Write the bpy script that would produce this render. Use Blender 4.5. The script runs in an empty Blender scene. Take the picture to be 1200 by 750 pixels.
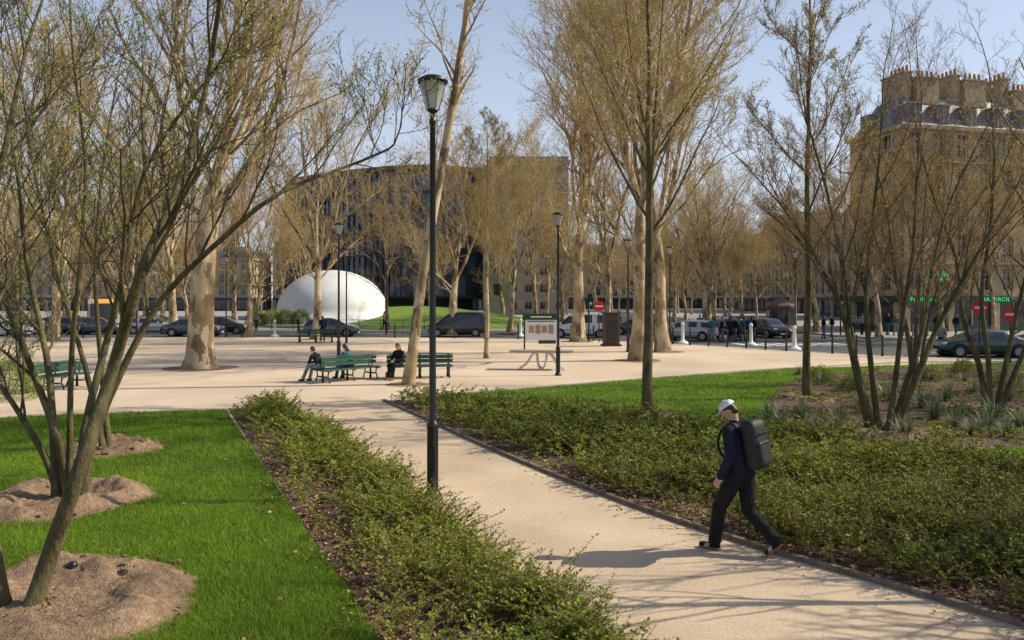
import bpy, math, random
import numpy as np
from mathutils import Vector, Matrix
rng=np.random.default_rng(11); random.seed(11)
scene=bpy.context.scene
CAMH=2.9; F=900.; HOR=350.
def G(px,py,z=0.0):
    d=(CAMH-z)*F/(py-HOR); return ((px-600)*d/F, d)
def W(px,py,d): return ((px-600)*d/F, d, CAMH+(HOR-py)*d/F)
def X(px,d): return (px-600)*d/F

# ------------------------------------------------------------ materials
def M(name, cols, scale=5., rough=.8, bump=0., bscale=None, metal=0., island=False, transl=0., big=None, detail=5., spec=.35, voro=False, emit=None, coat=0., vscale=(1,1,1)):
    m=bpy.data.materials.new(name); m.use_nodes=True
    nt=m.node_tree; nd=nt.nodes; lk=nt.links
    b=nd['Principled BSDF']; out=nd['Material Output']
    if isinstance(cols[0],(int,float)): cols=[cols]
    n=len(cols)
    tc=nd.new('ShaderNodeTexCoord'); mp=nd.new('ShaderNodeMapping'); mp.inputs['Scale'].default_value=vscale
    lk.new(tc.outputs['Object'],mp.inputs['Vector'])
    col=None
    if n==1:
        rgb=nd.new('ShaderNodeRGB'); rgb.outputs[0].default_value=(*cols[0],1); col=rgb.outputs[0]
    else:
        if island:
            g=nd.new('ShaderNodeNewGeometry'); fac=g.outputs['Random Per Island']
        elif voro:
            v=nd.new('ShaderNodeTexVoronoi'); v.inputs['Scale'].default_value=scale
            nz=nd.new('ShaderNodeTexNoise'); nz.inputs['Scale'].default_value=scale*1.5
            mx=nd.new('ShaderNodeMixRGB'); mx.inputs[0].default_value=.25
            lk.new(mp.outputs[0],nz.inputs['Vector']); lk.new(mp.outputs[0],mx.inputs[1]); lk.new(nz.outputs['Color'],mx.inputs[2])
            lk.new(mx.outputs[0],v.inputs['Vector'])
            sp=nd.new('ShaderNodeSeparateColor'); lk.new(v.outputs['Color'],sp.inputs[0]); fac=sp.outputs[0]
        else:
            nz=nd.new('ShaderNodeTexNoise'); nz.inputs['Scale'].default_value=scale; nz.inputs['Detail'].default_value=detail
            nz.inputs['Roughness'].default_value=.65
            lk.new(mp.outputs[0],nz.inputs['Vector'])
            mr=nd.new('ShaderNodeMapRange'); mr.inputs[1].default_value=.3; mr.inputs[2].default_value=.7
            lk.new(nz.outputs['Fac'],mr.inputs[0]); fac=mr.outputs[0]
        cr=nd.new('ShaderNodeValToRGB'); lk.new(fac,cr.inputs[0])
        el=cr.color_ramp.elements
        while len(el)<n: el.new(.5)
        for i,c in enumerate(cols):
            el[i].position=i/(n-1); el[i].color=(*c,1)
        col=cr.outputs[0]
    if big:
        nb=nd.new('ShaderNodeTexNoise'); nb.inputs['Scale'].default_value=big[0]; nb.inputs['Detail'].default_value=6
        lk.new(tc.outputs['Object'],nb.inputs['Vector'])
        mr=nd.new('ShaderNodeMapRange'); mr.inputs[1].default_value=.32; mr.inputs[2].default_value=.68
        mr.inputs[3].default_value=1-big[1]; mr.inputs[4].default_value=1+big[1]*.6
        lk.new(nb.outputs['Fac'],mr.inputs[0])
        vm=nd.new('ShaderNodeVectorMath'); vm.operation='SCALE'
        lk.new(col,vm.inputs[0]); lk.new(mr.outputs[0],vm.inputs['Scale']); col=vm.outputs[0]
    lk.new(col,b.inputs['Base Color'])
    b.inputs['Roughness'].default_value=rough; b.inputs['Metallic'].default_value=metal
    b.inputs['Specular IOR Level'].default_value=spec
    b.inputs['Coat Weight'].default_value=coat
    if emit:
        b.inputs['Emission Color'].default_value=(*emit[:3],1); b.inputs['Emission Strength'].default_value=emit[3]
    if bump>0:
        n2=nd.new('ShaderNodeTexNoise'); n2.inputs['Scale'].default_value=bscale or scale*3; n2.inputs['Detail'].default_value=6
        lk.new(mp.outputs[0],n2.inputs['Vector'])
        bp=nd.new('ShaderNodeBump'); bp.inputs['Strength'].default_value=bump; bp.inputs['Distance'].default_value=.03
        lk.new(n2.outputs['Fac'],bp.inputs['Height']); lk.new(bp.outputs[0],b.inputs['Normal'])
    if transl>0:
        t=nd.new('ShaderNodeBsdfTranslucent'); lk.new(col,t.inputs['Color'])
        ms=nd.new('ShaderNodeMixShader'); ms.inputs[0].default_value=transl
        lk.new(b.outputs[0],ms.inputs[1]); lk.new(t.outputs[0],ms.inputs[2]); lk.new(ms.outputs[0],out.inputs['Surface'])
    return m

m_asphalt=M('asphalt',[(.07,.068,.066),(.10,.098,.095),(.14,.137,.133)],60,.9,.25,200,big=(.25,.25))
m_path=M('stabilised_sand',[(.50,.375,.25),(.62,.48,.335),(.71,.57,.41)],28,.95,.35,220,big=(.6,.18),detail=9,spec=.12)
m_plaza=M('plaza_sand',[(.56,.435,.31),(.65,.52,.38),(.72,.59,.45)],14,.95,.25,120,big=(.22,.2),detail=9,spec=.12)
m_pave=M('pavement',[(.30,.275,.24),(.40,.37,.33)],6,.9,.1,60,big=(.3,.12))
m_kerb=M('granite_kerb',[(.32,.30,.27),(.46,.44,.40)],40,.85,.2,100)
m_lawn=M('lawn_soil',[(.05,.09,.012),(.08,.16,.018),(.11,.20,.025)],9,.95,.5,60,big=(.5,.25))
m_blade=M('grass_blade',[(.10,.20,.012),(.17,.30,.018),(.24,.38,.028),(.36,.43,.06)],island=True,rough=.55,transl=.45,big=(.7,.3))
m_mulch=M('mulch',[(.07,.042,.028),(.15,.095,.06),(.26,.18,.12)],30,.95,.9,60,big=(1.2,.3))
m_soil=M('sandy_soil',[(.16,.10,.06),(.27,.18,.11),(.40,.28,.185)],14,.95,.9,45,big=(1.3,.3),detail=9)
m_dead=M('dead_leaf',[(.12,.05,.025),(.24,.12,.06),(.36,.21,.11),(.45,.31,.19)],island=True,rough=.8)
m_hleaf=M('hedge_leaf',[(.06,.11,.014),(.16,.24,.03),(.29,.36,.045),(.43,.46,.07),(.35,.27,.08)],island=True,rough=.6,transl=.45,spec=.2,big=(.8,.3))
m_hleaf2=M('hedge_leaf_dark',[(.045,.075,.013),(.11,.17,.025),(.22,.28,.04),(.37,.40,.065),(.28,.18,.07)],island=True,rough=.6,transl=.45,spec=.2,big=(.6,.4))
m_hstem=M('hedge_stem',[(.14,.07,.04),(.22,.13,.07)],island=True,rough=.7)
m_strap=M('strap_leaf',[(.07,.10,.045),(.14,.18,.09),(.26,.31,.19)],island=True,rough=.5,transl=.35)
m_shrub=M('light_shrub',[(.16,.22,.03),(.28,.33,.05),(.36,.40,.08)],island=True,rough=.5,transl=.45)
m_bark=M('plane_bark',[(.14,.10,.055),(.29,.215,.115),(.44,.33,.19),(.58,.46,.295)],4.5,.9,.5,25,voro=True,big=(1.2,.25),vscale=(1,1,.5))
m_twig=M('plane_twig',[(.36,.24,.11),(.49,.345,.165),(.60,.43,.22)],3,.85,island=True)
m_dbark=M('dark_bark',[(.05,.042,.022),(.115,.095,.04),(.20,.16,.08)],8,.9,.7,40,vscale=(1,1,.35),big=(1.5,.3))
m_dtwig=M('dark_twig',[(.05,.033,.02),(.12,.08,.045)],island=True,rough=.8)
m_rtwig=M('russet_twig',[(.15,.08,.045),(.28,.165,.085)],island=True,rough=.8)
m_bud=M('bud_leaf',[(.33,.32,.05),(.45,.44,.07),(.50,.38,.11)],island=True,rough=.6,transl=.5)
m_gbud=M('green_bud_leaf',[(.24,.30,.04),(.40,.45,.06)],island=True,rough=.6,transl=.5)
m_black=M('black_paint',(.012,.012,.014),rough=.35,spec=.5)
m_lglass=M('lantern_glass',(.65,.65,.62),rough=.25,transl=.5)
m_green=M('bench_green',[(.03,.085,.065),(.05,.12,.09)],9,.5,bump=.1,bscale=40)
m_iron=M('cast_iron',(.02,.035,.03),rough=.5)
m_steel=M('white_steel',(.6,.6,.6),rough=.4)
m_wood=M('weathered_wood',[(.28,.22,.16),(.40,.33,.25)],12,.8,bump=.2,vscale=(.2,3,1))
m_timber=M('timber_edging',[(.12,.09,.065),(.25,.195,.14)],10,.9,.4,50)
m_glassd=M('window_glass',[(.02,.025,.03),(.05,.058,.07)],.3,.06,spec=.8)
m_cglass=M('curtain_glass',[(.012,.018,.03),(.04,.065,.12),(.02,.03,.05),(.07,.10,.16)],island=True,rough=.05,spec=.6)
m_mull=M('dark_mullion',(.03,.032,.036),rough=.4)
m_stone=M('paris_stone',[(.33,.245,.15),(.39,.30,.19),(.45,.355,.235)],1.3,.9,.15,20,big=(.2,.18))
m_stone2=M('pale_render',[(.38,.32,.25),(.46,.40,.32)],.8,.9,.05,20,big=(.15,.14))
m_conc=M('concrete',[(.34,.29,.23),(.44,.385,.31)],.8,.9,.1,20,big=(.2,.12))
m_zinc=M('zinc_roof',[(.13,.145,.17),(.20,.21,.235)],1.,.55,big=(.3,.15))
m_terra=M('terracotta',[(.36,.17,.09),(.44,.24,.14)],5,.9)
m_white=M('white_paint',[(.70,.69,.66),(.80,.79,.76)],1.5,.55,big=(.3,.08))
m_wframe=M('window_frame',(.42,.40,.36),rough=.6)
m_shopg=M('shop_green',(.015,.06,.03),rough=.4)
m_neon=M('green_neon',(.02,.4,.1),emit=(.02,.9,.25,.7))
m_red=M('sign_red',(.6,.02,.02),rough=.4)
m_mark=M('road_paint',[(.6,.6,.58),(.78,.78,.76)],20,.8)
m_tyre=M('tyre',(.02,.02,.02),rough=.8)
m_rim=M('rim',(.3,.3,.32),rough=.3,metal=.8)
m_rlamp=M('tail_lamp',(.35,.01,.01),rough=.2)
m_wlamp=M('head_lamp',(.6,.6,.62),rough=.1)
m_orange=M('orange_display',(.6,.25,.02),emit=(1,.4,.02,.8))
m_skin=M('skin',(.50,.29,.20),rough=.55)
m_skind=M('skin_dark',(.24,.13,.09),rough=.55)
m_hair=M('hair',[(.015,.01,.008),(.04,.028,.02)],60,.5)
m_eye=M('eye_white',(.6,.6,.58),rough=.3); m_pupil=M('pupil',(.01,.01,.01),rough=.2); m_lip=M('lips',(.3,.1,.08),rough=.5)
def cloth(n,c,k=1.5): return M(n,[tuple(x*.7 for x in c),c,tuple(min(x*k,.8) for x in c)],9,.9,.6,14,spec=.2)
m_navy=cloth('navy_cloth',(.013,.017,.034)); m_blackc=cloth('black_cloth',(.014,.014,.016)); m_whitec=cloth('white_cloth',(.76,.75,.72),1.05)
m_grey=cloth('grey_cloth',(.22,.22,.23)); m_jean=cloth('denim',(.06,.09,.16)); m_brownc=cloth('brown_cloth',(.17,.10,.065)); m_teal=cloth('teal_cloth',(.04,.13,.16))
m_gum=M('gum_sole',(.30,.14,.07),rough=.7); m_pack=M('backpack_nylon',[(.012,.012,.013),(.024,.024,.027)],20,.55,.25,60)

# ------------------------------------------------------------ mesh builder
def nrm(v):
    v=np.asarray(v,float); return v/(np.linalg.norm(v,axis=-1,keepdims=True)+1e-12)
class MB:
    def __init__(s): s.v=[]; s.f=[]; s.n=0
    def add(s,V,Fs,mat=0,smooth=False):
        V=np.asarray(V,float).reshape(-1,3)
        if not isinstance(Fs,list): Fs=[Fs]
        for f in Fs:
            f=np.asarray(f,dtype=np.int64)
            if f.ndim==1: f=f[None]
            s.f.append((f+s.n,mat,smooth))
        s.v.append(V); s.n+=len(V)
    def obox(s,c,ux,uy,uz,sx,sy,sz,mat=0):
        c=np.asarray(c,float); ux=np.asarray(ux,float);uy=np.asarray(uy,float);uz=np.asarray(uz,float)
        V=[c+ux*a*sx/2+uy*b*sy/2+uz*d*sz/2 for d in(-1,1) for b in(-1,1) for a in(-1,1)]
        s.add(V,np.array([[0,2,3,1],[4,5,7,6],[0,1,5,4],[2,6,7,3],[0,4,6,2],[1,3,7,5]]),mat)
    def box(s,c,sz,rot=0,mat=0):
        a=math.cos(rot);b=math.sin(rot)
        s.obox(c,(a,b,0),(-b,a,0),(0,0,1),sz[0],sz[1],sz[2],mat)
    def rbox(s,c,sz,r,mat=0,rot=0,pitch=0,n=8):
        u=np.linspace(-1,1,n)
        R=np.array(Matrix.Rotation(rot,3,'Z')@Matrix.Rotation(pitch,3,'Y'))
        sz=np.array(sz)/2
        for ax in range(3):
            for sg in(-1,1):
                A,B=np.meshgrid(u,u,indexing='ij')
                P=np.zeros((n,n,3)); P[...,ax]=sg; P[...,(ax+1)%3]=A*sg; P[...,(ax+2)%3]=B
                Q=P*sz; inner=np.clip(Q,-(sz-r),sz-r); dd=Q-inner
                Q=inner+nrm(dd)*r
                Q=Q.reshape(-1,3)@R.T+np.array(c)
                idx=np.arange(n*n).reshape(n,n)
                s.add(Q,np.stack([idx[:-1,:-1],idx[1:,:-1],idx[1:,1:],idx[:-1,1:]],-1).reshape(-1,4),mat,True)
    def cone(s,p0,p1,r0,r1,n=12,mat=0,caps=True,smooth=True):
        s.tube(np.array([[p0,p1]],float),np.array([[r0,r1]],float),n,mat,smooth)
        if caps:
            b=s.n-2*n
            s.f.append((np.arange(b+n-1,b-1,-1)[None],mat,False)); s.f.append((np.arange(b+n,b+2*n)[None],mat,False))
    def tube(s,P,R,n=6,mat=0,smooth=True):
        P=np.asarray(P,float); R=np.asarray(R,float)
        if P.ndim==2: P=P[None];R=R[None]
        B,k,_=P.shape
        T=np.empty_like(P); T[:,1:-1]=P[:,2:]-P[:,:-2]; T[:,0]=P[:,1]-P[:,0]; T[:,-1]=P[:,-1]-P[:,-2]; T=nrm(T)
        ref=np.zeros((B,1,3)); tot=nrm(P[:,-1]-P[:,0]); 
        ax=np.abs(tot).argmin(-1); ref[np.arange(B),0,ax]=1
        U=nrm(np.cross(T,np.broadcast_to(ref,T.shape))); Vv=np.cross(T,U)
        a=np.arange(n)*2*math.pi/n
        V=P[:,:,None]+R[:,:,None,None]*(U[:,:,None]*np.cos(a)[None,None,:,None]+Vv[:,:,None]*np.sin(a)[None,None,:,None])
        idx=np.arange(B*k*n).reshape(B,k,n)
        a0=idx[:,:-1]; a1=idx[:,1:]
        Fq=np.stack([a0,np.roll(a0,-1,2),np.roll(a1,-1,2),a1],-1).reshape(-1,4)
        s.add(V,Fq,mat,smooth)
    def lathe(s,prof,c=(0,0,0),n=20,mat=0,smooth=True,axis='z'):
        prof=np.array(prof,float); k=len(prof); a=np.arange(n)*2*math.pi/n
        V=np.zeros((k,n,3)); 
        if axis=='z':
            V[...,0]=prof[:,0:1]*np.cos(a); V[...,1]=prof[:,0:1]*np.sin(a); V[...,2]=prof[:,1:2]
        else:
            V[...,0]=prof[:,0:1]*np.sin(a); V[...,2]=prof[:,0:1]*np.cos(a); V[...,1]=prof[:,1:2]
        V+=np.array(c)
        idx=np.arange(k*n).reshape(k,n)
        s.add(V,np.stack([idx[:-1],np.roll(idx[:-1],-1,1),np.roll(idx[1:],-1,1),idx[1:]],-1).reshape(-1,4),mat,smooth)
    def ecap(s,p0,p1,a0,b0,a1,b1,e,lat,mat=0,n=20):
        p0=np.array(p0,float);p1=np.array(p1,float); T=p1-p0
        T=nrm(T) if np.linalg.norm(T)>1e-6 else np.array([0,0,1.])
        lat=np.array(lat,float); lat=nrm(lat-T*np.dot(lat,T)); dep=np.cross(T,lat)
        e0,e1=e if isinstance(e,tuple) else (e,e)
        th=np.linspace(-math.pi/2+.05,0,6); rings=[(p0+T*e0*math.sin(t),a0*math.cos(t),b0*math.cos(t)) for t in th]
        rings+=[(p0+(p1-p0)*f,a0+(a1-a0)*f,b0+(b1-b0)*f) for f in(.33,.67)]
        rings+=[(p1+T*e1*math.sin(-t),a1*math.cos(t),b1*math.cos(t)) for t in th[::-1]]
        a=np.arange(n)*2*math.pi/n
        V=np.array([c+A*np.cos(a)[:,None]*lat+Bb*np.sin(a)[:,None]*dep for c,A,Bb in rings])
        k=len(rings); idx=np.arange(k*n).reshape(k,n)
        s.add(V,[np.stack([idx[:-1],np.roll(idx[:-1],-1,1),np.roll(idx[1:],-1,1),idx[1:]],-1).reshape(-1,4),idx[0][::-1][None],idx[-1][None]],mat,True)
    def mesh(s,name,mats):
        me=bpy.data.meshes.new(name)
        V=np.concatenate(s.v); me.vertices.add(len(V)); me.vertices.foreach_set('co',V.astype(np.float32).ravel())
        li=np.concatenate([f.ravel() for f,_,_ in s.f]); cnt=np.concatenate([np.full(len(f),f.shape[1]) for f,_,_ in s.f])
        mi=np.concatenate([np.full(len(f),m) for f,m,_ in s.f]); sm=np.concatenate([np.full(len(f),q) for f,_,q in s.f])
        me.loops.add(len(li)); me.loops.foreach_set('vertex_index',li.astype(np.int32))
        me.polygons.add(len(cnt)); st=np.concatenate([[0],np.cumsum(cnt)[:-1]])
        me.polygons.foreach_set('loop_start',st.astype(np.int32))
        for m in mats: me.materials.append(m)
        me.polygons.foreach_set('material_index',mi.astype(np.int32)); me.polygons.foreach_set('use_smooth',sm.astype(bool))
        me.update(calc_edges=True)
        return me
    def obj(s,name,mats,loc=(0,0,0),rot=0,scale=1,parent=None):
        return place(name,s.mesh(name,mats),loc,rot,scale,parent)
def place(name,me,loc=(0,0,0),rot=0,scale=1,parent=None):
    o=bpy.data.objects.new(name,me); scene.collection.objects.link(o)
    o.location=loc; o.rotation_euler=(0,0,rot); o.scale=(scale,)*3
    if parent: o.parent=parent
    return o

# ------------------------------------------------------------ ground
def inpoly(P,poly):
    poly=np.array(poly); x,y=P[:,0],P[:,1]; r=np.zeros(len(P),bool); n=len(poly)
    for i in range(n):
        x0,y0=poly[i]; x1,y1=poly[(i+1)%n]
        c=((y0>y)!=(y1>y))&(x<(x1-x0)*(y-y0)/(y1-y0+1e-12)+x0); r^=c
    return r
def area2(p): 
    p=np.array(p); return np.sum(p[:,0]*np.roll(p[:,1],-1)-np.roll(p[:,0],-1)*p[:,1])
def sheet(name,pts,z,mat,thick=0,side=None):
    pts=list(pts)
    if area2(pts)<0: pts=pts[::-1]
    mb=MB(); n=len(pts)
    V=[(x,y,z) for x,y in pts]
    mb.add(V,[np.arange(n)[None]],0)
    if thick:
        V=[(x,y,z) for x,y in pts]+[(x,y,z-thick) for x,y in pts]
        mb.add(V,np.array([[i,i+n,(i+1)%n+n,(i+1)%n] for i in range(n)]),1)
    return mb.obj(name,[mat,side or mat])
def strip(name,pts,w,h,z,mat):
    mb=MB()
    pts=[np.array(p,float) for p in pts]
    for a,b in zip(pts[:-1],pts[1:]):
        d=b-a; L=np.linalg.norm(d); d/=L; c=(a+b)/2
        mb.obox((c[0],c[1],z+h/2),(d[0],d[1],0),(-d[1],d[0],0),(0,0,1),L+w*.3,w,h,0)
    return mb.obj(name,[mat])
def smoothline(pts,n=6):
    pts=np.array(pts,float); out=[]
    for i in range(len(pts)-1):
        p0=pts[max(i-1,0)];p1=pts[i];p2=pts[i+1];p3=pts[min(i+2,len(pts)-1)]
        for t in np.linspace(0,1,n,endpoint=False):
            out.append(.5*((2*p1)+(-p0+p2)*t+(2*p0-5*p1+4*p2-p3)*t*t+(-p0+3*p1-3*p2+p3)*t**3))
    out.append(pts[-1]); return [tuple(p) for p in out]

sheet('ground',[(-900,-300),(900,-300),(900,1500),(-900,1500)],-.12,m_asphalt)
plz_edge=[(-90,57),(-20,57.5),(-2,56),(7,52.5),(12,47.5),(16,42),(21,37.8),(30,35.2),(90,30)]
plz_edge=smoothline(plz_edge,5)
sheet('plaza',[(-90,-15)]+plz_edge+[(90,-15)],0,m_plaza,.12,m_kerb)
strip('kerb',plz_edge,.3,.02,-.004,m_kerb)
far_edge=smoothline([(-120,69),(-20,69),(2,71),(9,78),(11,95),(12,180)],5)
sheet('pavement',far_edge+[(-120,180)],0,m_pave,.12,m_kerb)
rt_edge=smoothline([(90,46),(40,53),(30,56),(26.5,60),(25.5,75),(25,180)],5)
sheet('pavement',rt_edge+[(120,180),(120,46)],0,m_pave,.12,m_kerb)
kerbR=smoothline([G(450,470),G(500,492),G(560,520),G(700,578),G(880,640),G(1200,735),(8,1.6),(11,-4)],5)
edgeL=smoothline([G(330,478),G(370,500),G(430,540),G(560,640),G(700,750),(2.5,1.),(4.5,-5)],5)
sheet('path',[G(300,472),G(400,466)]+kerbR+edgeL[::-1],.004,m_path)
lawnL=[(-30,18.2),G(0,490),G(150,484),G(265,481),(-1.12,6.5),(4.2,-5),(-30,-5)]
sheet('lawn',lawnL,.006,m_lawn)
hedgeL=[G(268,480)]+[G(330,476)]+edgeL+[(4.2,-5),(-1.12,6.5)]
sheet('mulch_bed',hedgeL,.012,m_mulch)
hedgeR_far=[(20,4),(14,9.5),G(1200,556),G(1000,523),G(850,508),G(700,490),G(560,475),G(480,469)]
hedgeR=kerbR+[(20,-4)]+hedgeR_far
sheet('mulch_bed',hedgeR,.012,m_mulch)
strip('timber_edging',kerbR,.07,.06,0,m_timber)
strip('timber_edging',edgeL,.04,.04,0,m_timber)
lawnR=[(60,2),(20,4.01)]+hedgeR_far[1:]+[G(500,466),G(530,463),G(700,449),G(800,441),G(930,432),G(1200,424),(60,33)]
sheet('lawn',lawnR,.006,m_lawn)
strip('kerb',smoothline([G(500,466),G(530,463),G(700,449),G(800,441),G(930,432),G(1200,424),(60,33)],4),.12,.05,0,m_kerb)
bed=[G(900,470),G(930,448),G(1000,437),G(1100,431),G(1250,428),(40,33),(40,12),G(1250,528),G(1130,524),G(1000,514),G(920,503)]
bed=smoothline(bed,3)
sheet('planting_bed',bed,.014,m_mulch)
sheet('stone_slab',[G(525,484),G(600,476),G(625,480),G(550,488)],.03,m_kerb,.03)

pits=[(*G(75,588),1.15),(*G(125,527),.95),(-4.4,7.25,1.35),(*G(760,487),.75),(*G(945,467),.9),(*G(1035,506),1.1),(*G(1160,480),1.0)]
def mound(name,cx,cy,R,h,mat=m_soil,seed=0):
    r=np.random.default_rng(seed); nr,na=34,84
    rr=np.linspace(0,1,nr)[:,None]; aa=(np.arange(na)*2*math.pi/na)[None]
    R2=R*(1+.08*np.sin(aa*3+seed)+.05*np.sin(aa*5+seed*2)+.02*np.sin(aa*11+seed)+.015*np.sin(aa*23))
    x=cx+rr*R2*np.cos(aa); y=cy+rr*R2*np.sin(aa)
    z=h*np.exp(-((rr-.68)/.2)**2)+h*.25*np.exp(-(rr/.2)**2)
    z=z*(1+.5*np.sin(x*5+seed)*np.cos(y*6)+.2*np.sin(x*17)*np.sin(y*15))+(r.random((nr,na))-.5)*.035*(rr<.97)+.03*(1-rr)
    z[-1]=0.0; z+=.012
    idx=np.arange(nr*na).reshape(nr,na); mb=MB()
    mb.add(np.stack([x,y,z],-1),np.stack([idx[:-1],idx[1:],np.roll(idx[1:],-1,1),np.roll(idx[:-1],-1,1)],-1).reshape(-1,4),0,True)
    for i in range(160):
        a=r.random()*6.28; q=R*math.sqrt(r.random())*1.05; s=.005+r.random()**4*.03
        zz=.018+h*math.exp(-((q/R-.68)/.2)**2)
        mb.ecap((cx+q*math.cos(a),cy+q*math.sin(a),zz),(cx+q*math.cos(a)+s,cy+q*math.sin(a),zz),s,s*.7,s*.8,s,s,(0,1,0),0,6)
    return mb.obj(name,[mat])
for i,(x,y,R) in enumerate(pits): mound('soil_mound',x,y,R,.14 if i<3 else .08,seed=i)
def disc(name,x,y,R,z,mat,n=40):
    pts=[(x+R*(1+.06*math.sin(3*a+x))*math.cos(a),y+R*(1+.06*math.sin(3*a+x))*math.sin(a)) for a in np.arange(n)*2*math.pi/n]
    return sheet(name,pts,z,mat)

# ------------------------------------------------------------ scatter helpers
def sample(poly,n,power=2.,ymax=60,ymin=5.0,excl=()):
    poly=np.array(poly); out=[]; tot=0
    lo=poly.min(0); hi=poly.max(0); lo[1]=max(lo[1],ymin); hi[1]=min(hi[1],ymax)
    while tot<n:
        u=rng.random(n*2)
        p=power-1
        y=(lo[1]**-p+(hi[1]**-p-lo[1]**-p)*u)**(-1/p)
        x=rng.uniform(max(lo[0],-16),min(hi[0],26),len(y))
        ok=(np.abs(x)<y*.70+1.5)
        P=np.stack([x,y],1)[ok]
        P=P[inpoly(P,poly)]
        for ex,ey,er in excl: P=P[(P[:,0]-ex)**2+(P[:,1]-ey)**2>er*er*(.75+.35*rng.random(len(P)))]
        out.append(P); tot+=len(P)
        if len(P)==0: break
    return np.concatenate(out)[:n]
def grass(name,P,h=.06,w=.006):
    n=len(P); a=rng.random(n)*6.28; d=P[:,1]
    ww=w*np.clip(d/9,1,2.6); hh=h*(.5+rng.random(n)*.9)
    hh=hh*(1+.35*np.sin(P[:,0]*2.1)*np.cos(P[:,1]*1.7))
    lean=rng.normal(0,.5,(n,2))*hh[:,None]
    b=np.zeros((n,3)); b[:,:2]=P; b[:,2]=.004
    s=np.stack([np.cos(a),np.sin(a),0*a],1)*ww[:,None]/2
    tip=b.copy(); tip[:,:2]+=lean; tip[:,2]+=hh
    V=np.stack([b-s,b+s,tip],1)
    mb=MB(); mb.add(V,np.arange(3*n).reshape(n,3),0)
    return mb.obj(name,[m_blade])
GL=sample(lawnL,280000,2.0,20.5,5.5,pits)
grass('grass',GL,.06,.008)
GR=sample(lawnR,130000,1.6,36,9,pits)
GR=GR[~inpoly(GR,bed)]
grass('grass',GR,.06,.010)

def leafq(P,D,N,l,w):
    S=nrm(np.cross(D,N)); l=np.asarray(l)[...,None]; w=np.asarray(w)[...,None]
    return np.stack([P,P+D*l*.5+S*w*.5,P+D*l,P+D*l*.5-S*w*.5],-2)
def sprigs(name,P,base,K,L,leaf,mats,tilt=(.2,1.15),hmod=None):
    n=len(P); az=rng.random(n)*6.28; ti=rng.uniform(*tilt,n)
    D=np.stack([np.cos(az)*np.sin(ti),np.sin(az)*np.sin(ti),np.cos(ti)],1)
    O=np.stack([np.cos(az),np.sin(az),0*az],1)
    LL=L*(.5+.6*rng.random(n)+.5*(rng.random(n)<.12)); B=np.zeros((n,3)); B[:,:2]=P; B[:,2]=.02+rng.random(n)*base
    if hmod is not None: B[:,2]*=hmod; LL=LL*(.6+.4*hmod)
    def pos(t): return B[:,None]+D[:,None]*(LL[:,None]*t)[...,None]+O[:,None]*(LL[:,None]*t*t*.25)[...,None]-np.array([0,0,1.])*(LL[:,None]*t*t*.18)[...,None]
    t=np.linspace(.15,1,K)[None]*np.ones((n,1))+rng.normal(0,.02,(n,K))
    C=pos(t)
    side=nrm(np.cross(D,[0,0,1.]))[:,None]*np.where(np.arange(K)%2,1,-1)[None,:,None]
    LD=nrm(side+D[:,None]*.6+rng.normal(0,.35,(n,K,3))); N=nrm(np.array([0,0,1.])+rng.normal(0,.5,(n,K,3)))
    sz=leaf*(.6+.8*rng.random((n,K)))*np.clip(C[...,1]/9,1,1.8)
    V=leafq(C,LD,N,sz,sz*.55)
    mb=MB(); mb.add(V,np.arange(n*K*4).reshape(-1,4),0)
    ts=np.linspace(0,1,4)[None]*np.ones((n,1)); Q=pos(ts)
    mb.tube(Q,np.full((n,4),.0028),3,1)
    return mb.obj(name,mats)
def distline(P,line):
    line=np.array(line); best=np.full(len(P),1e9)
    for a,b in zip(line[:-1],line[1:]):
        d=b-a; t=np.clip(((P-a)@d)/(d@d),0,1); q=a+t[:,None]*d; best=np.minimum(best,np.hypot(*(P-q).T))
    return best
def clump(P,s,seed):
    r=np.random.default_rng(seed); v=0
    for k in range(5):
        a=r.random()*6.28; f=s*(1+k*.55); v=v+np.sin(P[:,0]*f*math.cos(a)+P[:,1]*f*math.sin(a)+r.random()*6)/(1+.35*k)
    return v/2.2
P=sample(hedgeL,8200,1.7,22,5.3)
d=distline(P,edgeL); nz=clump(P,3.2,1)
keep=(d>.08)&(rng.random(len(P))<np.clip(1.2-d/1.1+.6*nz,.04,1)); P=P[keep]
sprigs('low_hedge',P,.14,24,.38,.034,[m_hleaf,m_hstem],hmod=np.clip(1+.6*nz[keep],.35,1.8))
P=sample(hedgeR,14000,1.7,23,5.3)
d=distline(P,kerbR); nz=clump(P,2.1,2)
keep=(d>.18)&(rng.random(len(P))<np.clip(.38+d*.36+.85*nz,.05,1)); P=P[keep]
sprigs('low_hedge',P,.18,22,.37,.036,[m_hleaf2,m_hstem],hmod=np.clip(1+.7*nz[keep],.3,1.8))
def dead(name,P,z,s=.05):
    n=len(P); a=rng.random(n)*6.28; B=np.zeros((n,3)); B[:,:2]=P; B[:,2]=z+rng.random(n)*.03
    D=nrm(np.stack([np.cos(a),np.sin(a),rng.normal(0,.35,n)],1)); N=nrm(np.array([0,0,1.])+rng.normal(0,.4,(n,3)))
    S=nrm(np.cross(D,N)); l=(s*(.5+rng.random(n)))[:,None]; N2=np.cross(S,D)
    V=np.stack([B,B+D*l*.5+S*l*.4+N2*l*.2,B+D*l,B+D*l*.5-S*l*.4+N2*l*.2],1)
    mb=MB(); mb.add(V,[np.concatenate([np.arange(n)[:,None]*4+np.array([0,1,2]),np.arange(n)[:,None]*4+np.array([0,2,3])])],0)
    return mb.obj(name,[m_dead])
dead('fallen_leaves',np.concatenate([sample(hedgeL,6500,1.7,22,5.5),sample(hedgeR,11000,1.7,22,5.5)]),.016,.06)
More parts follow.
